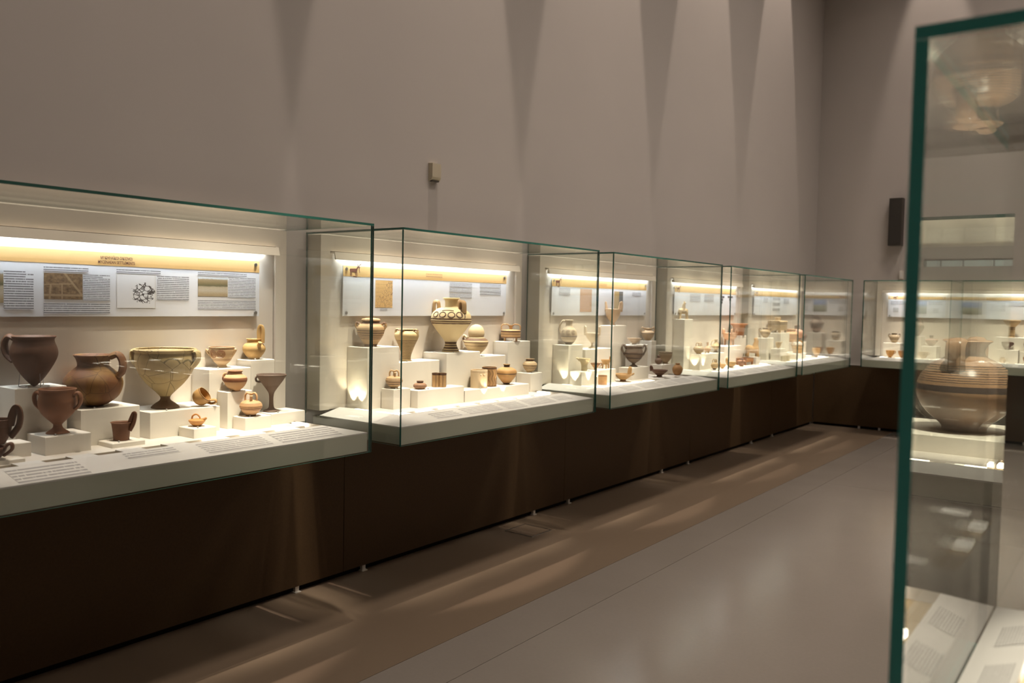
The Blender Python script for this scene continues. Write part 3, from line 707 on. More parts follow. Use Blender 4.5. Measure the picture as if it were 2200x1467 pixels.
def pot(name, label, cat, pos, prof, col, handles=(), ink=(0.10, 0.045, 0.025), bands=(), mottle=0.22, crack=0.0, depth=0.5, lid=None, extra=None, t=0.06, group=None, blotch=None, rough=0.62, tilt=None, hcol=None):
    x, y, z, h, r = pos
    root = thing(name, label, cat, (x, y, z + 0.0006), 0, group)
    mt = clay(name + '_clay', col, ink, h, bands, mottle, crack, rough, blotch)
    hm = mt if hcol is None else clay(name + '_handle', hcol, ink, h)
    body = MB().lathe(shell(prof, h, r, depth, t), 44).build('body', mt, root, True)
    for hd in handles:
        A, path, tr = hd[:3]; fl = hd[3] if len(hd) > 3 else 1.6
        MB().tube(hpath(path, A, h, r), tr * r, 8, flat=fl, sub=5).build('handle', hm, root, True)
    if lid: MB().lathe([(a * r, zz * h) for a, zz in smooth(lid)], 40).build('lid', mt, root, True)
    root['_b'] = 0; BODY[root.name] = body
    if extra: extra(root, mt, h, r)
    del root['_b']
    if tilt:
        root.rotation_euler = tilt[0]; root.location.z += tilt[1]
    return root
def on_body(prof, h, r, phi, z):
    pr = [(a * r, zz * h) for a, zz in smooth(prof, 6)]
    best = 0.0
    for (a0, z0), (a1, z1) in zip(pr, pr[1:]):
        if min(z0, z1) <= z <= max(z0, z1) and abs(z1 - z0) > 1e-9:
            best = max(best, a0 + (a1 - a0) * (z - z0) / (z1 - z0))
    return Vector((best * math.cos(phi), best * math.sin(phi), z))
def motif(root, prof, h, r, A, zc, wv, hv, rings, mat, name='painted_spiral', arc=(0, 360)):
    mb = MB()
    for k in range(rings):
        s_ = (k + 1) / rings; pts = []
        for i in range(25):
            a = math.radians(arc[0] + (arc[1] - arc[0]) * i / 24)
            phi = IMG + math.radians(A + wv * s_ * math.cos(a)); z = (zc + hv * s_ * math.sin(a)) * h
            p = on_body(prof, h, r, phi, z); pts.append(tuple(p * 1.0))
        mb.tube(pts, 0.026 * r, 6, sub=1)
    return mb.build(name, mat, BODY.get(root.name, root), True)
PAINT = plain('dark_vase_paint', (0.09, 0.045, 0.025), 0.6)
PAINTR = plain('red_vase_paint', (0.26, 0.10, 0.04), 0.6)

DKB = (0.125, 0.055, 0.026); BRN = (0.20, 0.088, 0.036); RED = (0.42, 0.18, 0.07); ORG = (0.56, 0.31, 0.12)
BUF = (0.62, 0.46, 0.25); CRM = (0.72, 0.60, 0.40); PAL = (0.66, 0.57, 0.44); GRY = (0.36, 0.29, 0.22); DGR = (0.20, 0.15, 0.115); PNK = (0.60, 0.36, 0.22)

P_GOB = [(0, 0), (.55, 0), (.54, .03), (.3, .10), (.22, .17), (.26, .22), (.55, .34), (.82, .47), (.95, .62), (.96, .75), (.89, .87), (.88, .95), (.95, 1)]
P_BOWL = [(0, 0), (.36, 0), (.36, .08), (.33, .12), (.62, .30), (.86, .58), (.95, .85), (.93, .93), (1, 1)]
P_STIR = [(0, 0), (.42, 0), (.42, .06), (.48, .10), (.74, .27), (.97, .52), (1, .62), (.88, .82), (.55, .95), (.22, 1.0), (0, 1.0)]
P_JAR = [(0, 0), (.38, 0), (.42, .04), (.75, .22), (1, .52), (.92, .70), (.62, .82), (.55, .88), (.58, .95), (.66, 1)]
P_CYL = [(0, 0), (.96, 0), (1, .03), (1, .5), (1, .94), (.98, 1)]
P_DISH = [(0, 0), (.34, 0), (.33, .14), (.30, .2), (.62, .5), (.92, .82), (1, 1)]
P_JUG = [(0, 0), (.36, 0), (.42, .03), (.72, .12), (.97, .30), (1, .42), (.88, .58), (.58, .70), (.42, .76), (.40, .84), (.44, .95), (.52, 1)]
def stirrup_top(root, mt, h, r):
    MB().lathe([(0.13 * r, 0.97 * h), (0.11 * r, 1.2 * h), (0.12 * r, 1.32 * h), (0.24 * r, 1.36 * h), (0.24 * r, 1.40 * h), (0, 1.40 * h)], 16).build('false_neck', mt, root, True)
    MB().tube(hpath([(.42, .92), (.5, 1.1), (.56, 1.28)], -70, h, r), [.12 * r, .11 * r, .14 * r], 10).build('spout', mt, root, True)
SH = [(.10, 1.36), (.34, 1.42), (.52, 1.25), (.52, .96)]
LOOP = [(.9, .86), (1.12, .92), (1.27, .82), (1.2, .66), (.95, .55)]

# ---- nearest case
pot('pointed_cup', 'dark brown pointed cup with one side handle, at the left edge', 'cup', (.19, 1.41, 1.1575, .183, .078),
    [(0, 0), (.1, .015), (.45, .18), (.8, .42), (1, .62), (.98, .76), (.88, .88), (.86, .95), (.95, 1)], DKB, [(180, [(.85, .93), (1.18, .99), (1.38, .86), (1.3, .64), (.98, .5)], .13)], crack=.5)
st = MB()
for A in (60, 180, 300): st.tube([(0.19 + 0.05 * math.cos(math.radians(A - 60)), 1.41 + 0.05 * math.sin(math.radians(A - 60)), 1.1585), (0.19 + 0.045 * math.cos(math.radians(A - 60)), 1.41 + 0.045 * math.sin(math.radians(A - 60)), 1.21)], 0.0012, 6, sub=1)
st.tube([(0.19 + 0.05 * math.cos(a * PI / 8), 1.41 + 0.05 * math.sin(a * PI / 8), 1.1585) for a in range(17)], 0.0012, 6, sub=1)
tag(st.build('wire_stand', STEEL), 'thin wire stand holding the dark pointed cup upright', 'stand')
pot('round_jug', 'round brown jug with cracked belly and one looped handle', 'jug', (.2, 1.622, 1.068, .197, .106),
    [(0, 0), (.2, 0), (.5, .05), (.85, .2), (1, .42), (.93, .58), (.7, .71), (.56, .77), (.53, .83), (.58, .93), (.67, 1)], BRN, [(0, [(.62, .97), (.9, 1.02), (1.07, .88), (1.04, .68), (.84, .58)], .12)], crack=.8, blotch=(0.30, 0.17, 0.05))
pot('two_handled_goblet', 'brown stemmed goblet with two small ear handles', 'goblet', (.315, 1.435, .996, .16, .066), P_GOB, (0.27, 0.115, 0.05), [(180, LOOP, .10), (0, LOOP, .10)])
pot('loop_handled_cup', 'dark brown cup with tall loop handle, cut by left edge', 'cup', (.312, 1.239, .98, .085, .044), [(0, 0), (.4, 0), (.75, .3), (.95, .7), (1, 1)], DKB, [(0, [(.92, .75), (1.15, 1.25), (1.45, 1.5), (1.72, 1.25), (1.6, .75), (.98, .32)], .2)])
pot('low_cup', 'low dark cup with ring handle, lowest at the left edge', 'cup', (.392, 1.182, .944, .042, .048), [(0, 0), (.45, 0), (.8, .35), (1, .8), (.98, 1)], DKB, [(0, [(.92, .8), (1.2, 1.2), (1.48, 1.3), (1.5, .85), (.95, .35)], .11)])
pot('basket_cup', 'small brown basket-shaped cup with slanting strap handle', 'cup', (.345, 1.655, .948, .068, .037), [(0, 0), (.72, 0), (.76, .1), (.85, .6), (.95, .93), (1.06, 1)], (0.20, 0.095, 0.055), [(0, [(.85, .95), (1.1, 1.3), (1.32, 1.52), (1.42, 1.4), (1.25, .95), (.88, .55)], .16)], mottle=.3)
pr7 = [(0, 0), (.42, 0), (.43, .03), (.3, .085), (.18, .13), (.165, .19), (.32, .28), (.6, .42), (.85, .6), (.96, .78), (.97, .89), (.95, .94), (1.02, .985), (1.0, 1)]
pot('large_krater', 'large cracked buff krater on a stemmed foot', 'krater', (.211, 1.914, 1.036, .243, .122), pr7, (0.50, 0.39, 0.20), [(180, [(.97, .96), (1.10, .95), (1.10, .82), (.93, .70)], .07, 2.6), (0, [(.97, .96), (1.10, .95), (1.10, .82), (.93, .70)], .07, 2.6)], crack=.9, bands=[(0, .2)], ink=(.26, .15, .075), mottle=.28)
pot('tipped_dipper', 'small ochre dipper lying tipped on its side', 'dipper', (.245, 2.03, 1.052, .055, .036), [(0, 0), (.5, .04), (.9, .3), (1, .62), (.94, 1)], (0.52, 0.31, 0.12), [(0, [(.9, .9), (1.2, 1.25), (1.5, 1.2), (1.35, .85), (.95, .7)], .14)], tilt=((math.radians(-25), math.radians(48), 0), 0.003), bands=[(.93, 1.0)], ink=(.25, .12, .05))
def askos(root, mt, h, r):
    MB().tube(hpath([(.55, .75), (.95, .95), (1.18, 1.15)], 0, h, r), [.28 * r, .18 * r, .12 * r], 10).build('spout', mt, root, True)
    MB().tube(hpath([(-.62, .85), (-.55, 1.35), (-.1, 1.6), (.3, 1.3), (.42, .85)], 0, h, r), .1 * r, 8, sub=5).build('handle', mt, root, True)
pot('boat_vessel', 'tiny orange boat-shaped vessel with arched top handle', 'vessel', (.355, 1.968, .969, .03, .033), [(0, 0), (.4, 0), (.8, .4), (1, .78), (.65, .95), (.2, 1), (0, 1)], (0.60, 0.30, 0.10), extra=askos)
def spirals(root, mt, h, r):
    for A in (-75, -118): motif(root, P_BOWL, h, r, A, .68, 19, .19, 3, PAINTR)
pot('spiral_bowl', 'pale bowl painted with reddish concentric spirals', 'bowl', (.145, 2.225, 1.184, .09, .057), P_BOWL, (0.66, 0.47, 0.27), [(180, [(.80, .5), (1.15, .74), (1.2, .86), (.9, .72)], .08), (0, [(.80, .55), (1.05, .80), (1.08, .9), (.9, .76)], .08)], bands=[(.34, .37), (.40, .43), (.95, 1.0)], ink=(.32, .14, .06), extra=spirals)
def feeder(root, mt, h, r):
    MB().tube(hpath([(.75, .62), (1.0, .78), (1.08, .86)], -45, h, r), [.2 * r, .17 * r, .19 * r], 10).build('spout', mt, root, True)
pot('feeder_jug', 'small yellow feeder jug with upright pierced handle', 'jug', (.138, 2.40, 1.213, .093, .052), [(0, 0), (.4, 0), (.8, .25), (1, .5), (.85, .72), (.62, .82), (.6, .92), (.68, 1)], (0.66, 0.43, 0.17), [(0, [(.5, .92), (.46, 1.38), (.58, 1.62), (.74, 1.42), (.72, .8)], .15, 1.8)], extra=feeder)
pot('squat_jar', 'squat jar with red-brown shoulder band in the nearest case', 'jar', (.2745, 2.205, 1.09, .088, .050), P_JAR, (0.60, 0.38, 0.20), [(180, [(.58, .86), (.92, .84), (1.04, .6), (.9, .45)], .12)], bands=[(.46, .66), (.9, 1.0)], ink=(.34, .12, .05))
pot('stirrup_jar', 'orange banded stirrup jar, front right of the nearest case', 'jar', (.349, 2.232, .985, .070, .048), P_STIR, (0.62, 0.38, 0.20), [(0, SH, .09), (180, SH, .09)], extra=stirrup_top, bands=[(0, .06), (.38, .41), (.45, .52), (.58, .62), (.78, .8)], ink=(.27, .11, .05))
pot('stemmed_cup', 'tall dark grey-brown stemmed cup with small side handle', 'cup', (.268, 2.40, .981, .168, .067), [(0, 0), (.5, 0), (.5, .035), (.22, .085), (.15, .2), (.16, .45), (.3, .58), (.7, .8), (.95, .95), (1, 1)], (0.17, 0.115, 0.085), [(180, [(.72, .80), (1.0, .81), (1.06, .90), (.9, .96)], .07)], depth=.35)

# ---- second case
pot('lidded_jar', 'buff lidded jar with two ear handles and thin brown bands', 'jar', (.165, 3.11, 1.251, .133, .073), [(0, 0), (.42, 0), (.45, .04), (.5, .1), (.85, .4), (1, .64), (.93, .8), (.66, .92), (.6, 1)], (0.60, 0.40, 0.21), [(180, [(.72, .86), (1.0, .94), (1.08, .82), (.94, .68)], .09), (0, [(.72, .86), (1.0, .94), (1.08, .82), (.94, .68)], .09)],
    lid=[(.66, 1.0), (.68, 1.04), (.6, 1.1), (.3, 1.13), (.1, 1.14), (.1, 1.17), (.17, 1.2), (0, 1.21)], bands=[(0, .1), (.3, .33), (.37, .4), (.44, .47), (.52, .56), (.62, .65), (.9, 1.0)], ink=(.24, .11, .05))
HS = [(.60, .94), (.82, 1.0), (1.0, .94), (.97, .8)]
pot('slender_amphora', 'slender buff amphora ringed with many fine brown lines', 'amphora', (.173, 3.373, 1.163, .175, .068), [(0, 0), (.42, 0), (.36, .06), (.40, .2), (.68, .5), (.97, .75), (.96, .86), (.72, .93), (.57, .95), (.53, .98), (.6, 1)], (0.58, 0.44, 0.22), [(-20, HS, .08), (-110, HS, .08), (160, HS, .08)], bands=[(.08 + .047 * i, .1 + .047 * i) for i in range(13)] + [(.955, 1.0)], ink=(.27, .15, .07), mottle=.15)
pr23 = [(0, 0), (.4, 0), (.41, .03), (.31, .11), (.29, .18), (.42, .26), (.75, .42), (.98, .55), (1, .62), (.92, .72), (.65, .81), (.35, .835), (.31, .88), (.33, .97), (.43, 1)]
def bigm(root, mt, h, r):
    for A in (-60, -85, -112, -138): motif(root, pr23, h, r, A, .70, 10, .045, 1, PAINT, 'painted_loop')
    motif(root, pr23, h, r, -48, .70, 6, .075, 1, PAINT, 'painted_curl', (-60, 200)); motif(root, pr23, h, r, -98, .76, 22, .02, 1, PAINT, 'painted_curl', (20, 160))
H3 = [(.62, .80), (.68, .93), (.86, .91), (.88, .73)]
pot('largest_jar', 'largest pale jar, necked, with dark belly bands and looped motifs', 'jar', (.206, 3.706, 1.203, .311, .118), pr23, (0.74, 0.61, 0.36), [(170, H3, .075), (-40, H3, .085), (60, H3, .075)], bands=[(.02, .04), (.06, .09), (.11, .13), (.15, .19), (.525, .55), (.565, .585), (.605, .63)], ink=(.16, .075, .03), extra=bigm, mottle=.1, depth=.25, hcol=(0.42, 0.27, 0.13))
pot('domed_lid_pot', 'pale globular pot topped by a plain domed lid', 'pot', (.172, 3.981, 1.167, .118, .074), [(0, 0), (.34, 0), (.3, .07), (.4, .14), (.78, .38), (1, .66), (.95, .82), (.62, .97), (.58, 1)], (0.68, 0.54, 0.33), [(170, [(.72, .9), (1.02, 1.05), (1.1, .86), (.95, .7)], .09)], lid=[(.62, 1.0), (.68, 1.16), (.62, 1.36), (.42, 1.54), (.18, 1.62), (0, 1.64)], bands=[(.68, .72), (.8, .93), (.52, .545)], ink=(.2, .1, .05), mottle=.12)
def legs(root, mt, h, r):
    for A in (45, 135, 225, 315):
        c, s_ = math.cos(IMG + math.radians(A)), math.sin(IMG + math.radians(A))
        MB().tube([(c * .82 * r, s_ * .82 * r, 0.0), (c * .82 * r, s_ * .82 * r, .34 * h)], .10 * r, 8, sub=1).build('leg', mt, root, True)
    for A in (0, 180):
        MB().tube(hpath([(.15, 1.25), (.3, 1.42), (.75, 1.42), (.95, 1.25), (.95, .96)], A, h, r), .06 * r, 8, sub=5).build('handle', mt, root, True)
    MB().lathe([(.16 * r, .98 * h), (.15 * r, 1.2 * h), (.24 * r, 1.28 * h), (.24 * r, 1.36 * h), (0, 1.36 * h)], 16).build('knob', mt, root, True)
pot('legged_box', 'round clay box on four legs with arched lid handles', 'box', (.152, 4.357, 1.248, .075, .064), [(0, .28), (.96, .28), (1, .31), (1, .6), (1, .86), (.9, .93), (.5, .98), (.2, 1.0), (0, 1.0)], (0.58, 0.37, 0.18), bands=[(.28, .36), (.56, .6), (.78, .9)], ink=(.14, .06, .03), extra=legs, depth=.0)
pot('stirrup_jar', 'small stirrup jar with broad brown bands, second case', 'jar', (.289, 3.163, 1.035, .066, .045), P_STIR, (0.64, 0.44, 0.24), [(0, SH, .1), (180, SH, .1)], extra=stirrup_top, bands=[(0, .07), (.32, .40), (.48, .56), (.62, .66), (.76, .80)], ink=(.17, .07, .035))
pot('squat_pot', 'tiny squat brown pot beside the ribbed twin box', 'pot', (.335, 3.313, 1.024, .043, .037), [(0, 0), (.5, 0), (.88, .2), (1, .42), (.8, .66), (.5, .76), (.45, .84), (.55, 1)], (0.36, 0.20, 0.115), bands=[(.3, .36), (.5, .55), (.8, 1)], ink=(.12, .05, .03))
def twin(root, mt, h, r):
    for A in (0, 180):
        c, s_ = math.cos(IMG + math.radians(A)), math.sin(IMG + math.radians(A))
        mb = MB().lathe([(0, 0), (.5 * r, 0), (.52 * r, .05 * h), (.52 * r, .85 * h), (.58 * r, .93 * h), (.56 * r, h), (.44 * r, h), (.42 * r, .6 * h), (0, .6 * h)], 28)
        mb.v = [(p[0] + c * .5 * r, p[1] + s_ * .5 * r, p[2]) for p in mb.v]
        mb.build('chamber', mt, root, True)
        for q in range(8):
            a = q * PI / 4
            MB().tube([(c * .5 * r + .52 * r * math.cos(a), s_ * .5 * r + .52 * r * math.sin(a), .03 * h), (c * .5 * r + .52 * r * math.cos(a), s_ * .5 * r + .52 * r * math.sin(a), .9 * h)], .035 * r, 6, sub=1).build('rib', PAINT if q % 2 else mt, root, True)
pot('twin_box', 'ribbed twin cylinder box striped dark brown', 'box', (.335, 3.466, 1.024, .078, .038), [(0, .1), (.2, .1), (.2, .7), (0, .7)], (0.52, 0.33, 0.16), bands=[(.84, 1)], ink=(.13, .06, .03), extra=twin, depth=.1)
def lug(root, mt, h, r):
    for A in (-75, -55): MB().tube(hpath([(.96, .72), (1.12, .76), (1.16, .68)], A, h, r), .12 * r, 8).build('lug', mt, root, True)
pot('plain_cylinder_box', 'plain pale cylindrical box with two small lugs', 'box', (.33, 3.82, .996, .104, .050), P_CYL, (0.72, 0.58, 0.40), bands=[(.88, .9)], ink=(.5, .34, .2), extra=lug, mottle=.1)
def verts(root, mt, h, r):
    mb = MB()
    for q in range(14):
        a = q * PI / 7
        pts = [(1.0 * r * math.cos(a + .12 * math.sin(j * 1.3)), 1.0 * r * math.sin(a + .12 * math.sin(j * 1.3)), (.06 + j * .1) * h) for j in range(9)]
        mb.tube(pts, .03 * r, 5, sub=1)
    mb.build('painted_pattern', PAINT, BODY[root.name], True)
pot('patterned_cylinder_box', 'dark patterned cylindrical box behind the plain one', 'box', (.318, 3.932, .996, .114, .044), P_CYL, (0.42, 0.25, 0.11), bands=[(.9, 1.0), (0, .05)], ink=(.13, .06, .03), extra=verts)
pot('dark_necked_jar', 'ochre jar with dark neck standing on a narrow base', 'jar', (.32, 4.10, .996, .122, .062), [(0, 0), (.3, 0), (.3, .03), (.5, .14), (.86, .38), (1, .58), (.9, .74), (.55, .84), (.32, .87), (.28, .92), (.36, 1)], (0.52, 0.31, 0.12), bands=[(0, .08), (.52, .56), (.86, 1.0)], ink=(.12, .075, .06), blotch=(0.42, 0.22, 0.09))
pot('small_banded_jar', 'small pale jar with dark bands at the case end', 'jar', (.265, 4.42, 1.049, .086, .047), P_JAR, (0.68, 0.52, 0.31), bands=[(.2, .23), (.3, .35), (.42, .45), (.5, .54), (.7, .73), (.84, 1.0)], ink=(.16, .08, .045), mottle=.12)

# ---- third case
pot('tall_painted_jug', 'tall grey jug with dark painted curls and one handle', 'jug', (.15, 5.05, 1.206, .173, .059), P_JUG, (0.55, 0.45, 0.32), [(175, [(.42, .93), (.72, .98), (1.05, .82), (1.12, .6), (.98, .42)], .10)], bands=[(.3, .36), (.0, .1), (.22, .24)], ink=(.22, .16, .11), depth=.2, extra=lambda root, mt, h, r: [motif(root, P_JUG, h, r, A, .5, 14, .09, 2, PAINT, 'painted_curl', (30, 330)) for A in (-60, -100, -140)])
UPH = [(.80, .92), (.92, 1.25), (1.0, 1.42), (1.06, 1.2), (.98, .85)]
pot('pale_goblet', 'pale stemmed goblet with two upright strap handles', 'goblet', (.18, 5.32, 1.171, .112, .052), [(0, 0), (.5, 0), (.48, .05), (.18, .14), (.16, .3), (.4, .46), (.78, .68), (.97, .9), (1, 1)], PAL, [(180, UPH, .1, 1.8), (0, UPH, .1, 1.8)])
pot('wide_kantharos', 'wide tan kantharos before the gold picture, handles raised', 'goblet', (.15, 5.665, 1.337, .124, .060), [(0, 0), (.36, 0), (.34, .05), (.24, .12), (.42, .25), (.78, .5), (.94, .75), (.97, .92), (1, 1)], (0.64, 0.46, 0.29), [(180, UPH, .12, 2.0), (0, UPH, .12, 2.0)])
pot('shaded_jar', 'pale two-handled jar in the unlit end of the third case', 'jar', (.143, 6.26, 1.204, .102, .052), P_JAR, (0.58, 0.42, 0.26), [(180, [(.6, .9), (.9, 1.08), (1.05, .8), (.95, .6)], .09), (0, [(.6, .9), (.9, 1.08), (1.05, .8), (.95, .6)], .09)], bands=[(.55, .6)], ink=(.25, .15, .1))
pot('shallow_bowl', 'shallow pale bowl on the back block, third case', 'bowl', (.165, 5.99, 1.179, .05, .056), P_DISH, (0.64, 0.48, 0.32))
pot('dark_krater', 'dark grey-brown handled krater in the shaded front', 'krater', (.303, 5.735, 1.022, .158, .072), [(0, 0), (.42, 0), (.4, .04), (.2, .1), (.2, .17), (.55, .28), (.9, .48), (1, .64), (.92, .8), (.84, .9), (.9, 1)], DGR, [(180, [(.85, .88), (1.12, 1.06), (1.28, .86), (.95, .55)], .10), (0, [(.85, .88), (1.12, 1.06), (1.28, .86), (.95, .55)], .10)], bands=[(.4, .45), (.62, .66)], ink=(.09, .06, .05))
pot('small_dark_jug', 'small dark jug between the krater and deep bowl', 'jug', (.255, 6.245, 1.013, .068, .030), P_JUG, (0.20, 0.13, 0.09), [(90, [(.45, .95), (.7, 1.1), (1.0, .8), (.95, .45)], .12)], depth=.2)
pot('deep_bowl', 'deep greyish bowl painted with faint curls', 'bowl', (.258, 6.365, 1.013, .096, .058), P_BOWL, (0.44, 0.33, 0.21), bands=[(.93, 1.0)], ink=(.26, .17, .1))
pot('spouted_cup', 'pale conical cup with a side spout, lit from below', 'cup', (.292, 5.04, 1.027, .086, .042), [(0, 0), (.5, 0), (.52, .4), (.62, .6), (.9, .88), (1, 1)], (0.66, 0.57, 0.38), [(180, [(.8, .8), (1.15, 1.0), (1.4, 1.02)], .16)])
pot('small_saucer', 'small orange saucer beside the spouted cup', 'saucer', (.292, 5.19, 1.027, .047, .036), P_DISH, (0.50, 0.28, 0.13), [(0, [(.8, .8), (1.1, 1.1), (1.2, .7), (.85, .5)], .1)], bands=[(.8, 1)], ink=(.3, .13, .06))
def tripod(root, mt, h, r):
    for A in (30, 150, 270):
        MB().tube(hpath([(.62, .62), (.68, .3), (.7, .0)], A, h, r), [.16 * r, .13 * r, .12 * r], 8, flat=1.6).build('leg', mt, root, True)
pot('tripod_bowl', 'ochre tripod bowl with knob handle, third case', 'bowl', (.292, 5.335, 1.027, .065, .036), [(0, .42), (.3, .44), (.65, .58), (.92, .82), (1, 1)], (0.50, 0.31, 0.13), [(20, [(.8, .9), (.9, 1.2), (.95, 1.35), (.98, 1.1), (.9, .85)], .1)], extra=tripod, depth=.4)
pot('straight_mug', 'straight orange mug painted with flowers, on the deck', 'mug', (.39, 5.13, .93, .066, .031), P_CYL, (0.62, 0.37, 0.15), bands=[(.9, 1), (.05, .09)], ink=(.35, .16, .06), blotch=(0.45, 0.22, 0.08))
pot('flat_kylix', 'flat striped drinking cup with one tall handle', 'cup', (.365, 5.465, .93, .056, .068), P_DISH, (0.62, 0.41, 0.19), [(30, [(.75, .85), (.8, 1.4), (.9, 1.75), (.98, 1.5), (.92, .9)], .12, 1.8), (0, [(.9, .9), (1.12, 1.1), (1.18, 1.0), (.95, .8)], .05)], bands=[(.0, .2), (.55, .62), (.7, .76), (.85, .9)], ink=(.22, .10, .04))
pot('dark_dish', 'dark brown open dish with two side handles, shaded', 'dish', (.375, 6.03, .93, .056, .066), P_DISH, (0.15, 0.075, 0.05), [(180, [(.8, .8), (.95, 1.4), (1.05, 1.45), (1.0, .8)], .09), (150, [(.8, .8), (.95, 1.3), (1.05, 1.35), (1.0, .8)], .09)], bands=[(.6, .8)], ink=(.3, .18, .12))
pot('little_round_jar', 'little round orange-brown jar at the end of the deck', 'jar', (.40, 6.30, .93, .096, .042), [(0, 0), (.4, 0), (.8, .18), (1, .45), (.9, .68), (.55, .85), (.4, .9), (.5, 1)], (0.44, 0.24, 0.10))

# ---- fourth case
def figurine(name, label, x, y, z, h, parts_fn, col):
    root = thing(name, label, 'figurine', (x, y, z))
    mt = clay(name + '_clay', col, (0.2, 0.1, 0.05), h)
    parts_fn(root, mt); return root
def ax(A): return (math.cos(IMG + math.radians(A)), math.sin(IMG + math.radians(A)))
def animal(root, mt, L_, zb, rb, leg, neck, head, horn):
    c, s_ = ax(0)
    def p(u, z_, v=0.0): return (c * u - s_ * v, s_ * u + c * v, z_)
    mb = MB()
    mb.tube([p(-L_ * .5, zb), p(-L_ * .3, zb + .004), p(0, zb - .002), p(L_ * .3, zb + .002), p(L_ * .5, zb)], [rb * .55, rb, rb * .85, rb, rb * .5], 14)
    for u in (-.34, .34):
        for v in (-1, 1):
            mb.tube([p(L_ * u, zb - rb * .2, v * rb * .5), p(L_ * u * 1.12, zb * .5, v * rb * .6), p(L_ * u * 1.2, 0, v * rb * .65)], [leg * 1.35, leg, leg * 1.05], 10)
    n0, n1 = neck
    mb.tube([p(n0[0], n0[1]), p((n0[0] + n1[0]) / 2, (n0[1] + n1[1]) / 2), p(n1[0], n1[1])], [rb * .85, rb * .6, rb * .5], 12)
    mb.tube([p(n1[0], n1[1]), p(n1[0] + head[0], n1[1] + head[1])], [rb * .5, rb * .3], 10, sub=1)
    o = mb.build('body', mt, root, True)
    md = o.modifiers.new('fuse', 'REMESH'); md.mode = 'VOXEL'; md.voxel_size = 0.0028; md.use_smooth_shade = True
    for v in (-1, 1):
        MB().tube([p(n1[0], n1[1] + .002, v * rb * .1), p(n1[0], n1[1] + horn * .6, v * rb * .5), p(n1[0] + horn * .1, n1[1] + horn, v * rb * .55)], [.0035, .0028, .0015], 8).build('horn', mt, root, True)
    MB().tube([p(-L_ * .5, zb + rb * .3), p(-L_ * .58, zb), p(-L_ * .6, zb - rb)], [.004, .003, .002], 8).build('tail', mt, root, True)
figurine('animal_figurine', 'tan long-necked horned animal figurine on the tallest block', .143, 6.92, 1.378, .17, lambda r_, m_: animal(r_, m_, .078, .068, .026, .010, ((.0, .078), (.004, .138)), (.016, .006), .024), (0.60, 0.44, 0.23))
pot('spouted_jar', 'pale striped jar with a beaked neck, left of three', 'jar', (.25, 7.03, 1.069, .07, .048), P_STIR, (0.64, 0.47, 0.27), [(0, SH, .09), (180, SH, .09)], extra=stirrup_top, bands=[(.3, .34), (.42, .47), (.55, .6), (.8, .84)], ink=(.3, .17, .09))
def tripod_feet(root, mt, h, r):
    for A in (30, 150, 270): MB().tube(hpath([(.4, .3), (.5, .12), (.52, 0)], A, h, r), .14 * r, 8).build('leg', mt, root, True)
pot('tripod_jug', 'slim tan jug on three short legs, middle of three', 'jug', (.25, 7.22, 1.069, .097, .030), [(0, .16), (.5, .17), (.95, .3), (1, .42), (.7, .58), (.36, .66), (.3, .8), (.36, 1)], (0.62, 0.40, 0.24), extra=tripod_feet, depth=.15)
pot('footed_askos', 'pale footed jug with tilted spout, right of three', 'jug', (.255, 7.395, 1.069, .12, .043), [(0, 0), (.5, 0), (.4, .08), (.3, .2), (.5, .3), (.95, .45), (1, .52), (.6, .66), (.34, .78), (.32, .9), (.42, 1)], (0.66, 0.50, 0.29), [(170, [(.4, .95), (.8, .9), (1.05, .6), (.9, .48)], .1)], depth=.15, bands=[(.4, .44), (0, .14)], ink=(.3, .19, .11))
pot('pink_tripod_bowl', 'wide pink bowl on three legs with knobbed rim', 'bowl', (.168, 7.93, 1.117, .12, .068), [(0, .38), (.4, .42), (.85, .6), (1, .82), (.96, .92), (1.02, 1)], PNK, [(180, [(.8, .95), (.85, 1.25), (1.0, 1.25), (1.0, .9)], .1), (0, [(.8, .95), (.85, 1.25), (1.0, 1.25), (1.0, .9)], .1), (-90, [(.8, .95), (.85, 1.25), (1.0, 1.25), (1.0, .9)], .1)], extra=tripod, depth=.35)
pot('flaring_bucket', 'flaring terracotta bucket with a wide flat rim', 'bucket', (.177, 8.13, 1.211, .116, .088), [(0, 0), (.58, 0), (.6, .05), (.66, .5), (.74, .8), (1.0, .97), (1.0, 1)], (0.50, 0.22, 0.09), depth=.5, mottle=.15)
pot('little_stirrup_jar', 'little tall-necked stirrup jar on the deck, fourth case', 'jar', (.37, 7.11, .93, .066, .033), P_STIR, (0.60, 0.44, 0.24), [(0, SH, .13), (180, SH, .13)], extra=stirrup_top, bands=[(0, .25), (.5, .55), (.75, .8)], ink=(.2, .12, .07))
pot('tiny_bowl', 'tiny ochre bowl between two small vessels on the deck', 'bowl', (.36, 7.31, .93, .042, .032), P_BOWL, (0.58, 0.40, 0.20), [(120, [(.8, .8), (.9, 1.25), (1.05, 1.2), (.95, .7)], .12)])
pot('handled_dish', 'pale ochre dish with a tall knotted handle, fourth case', 'dish', (.365, 7.50, .93, .052, .048), P_BOWL, (0.62, 0.44, 0.22), [(150, [(.75, .85), (.75, 1.5), (.9, 1.65), (1.0, 1.3), (.92, .8)], .14)])
pot('knobbed_pot', 'small dark-patterned pot with ring handles on the deck', 'pot', (.365, 7.75, .93, .075, .038), P_JAR, (0.46, 0.27, 0.17), [(0, LOOP, .12), (180, LOOP, .12), (-90, LOOP, .12)], bands=[(.3, .38), (.5, .6), (.85, 1)], ink=(.13, .06, .05))
tb = thing('clay_trough', 'long reddish clay trough beside the animal vessel', 'trough', (.3, 8.0, .93))
mt_ = clay('trough_clay', (0.42, 0.20, 0.08), (0.2, 0.1, 0.05), 0.06)
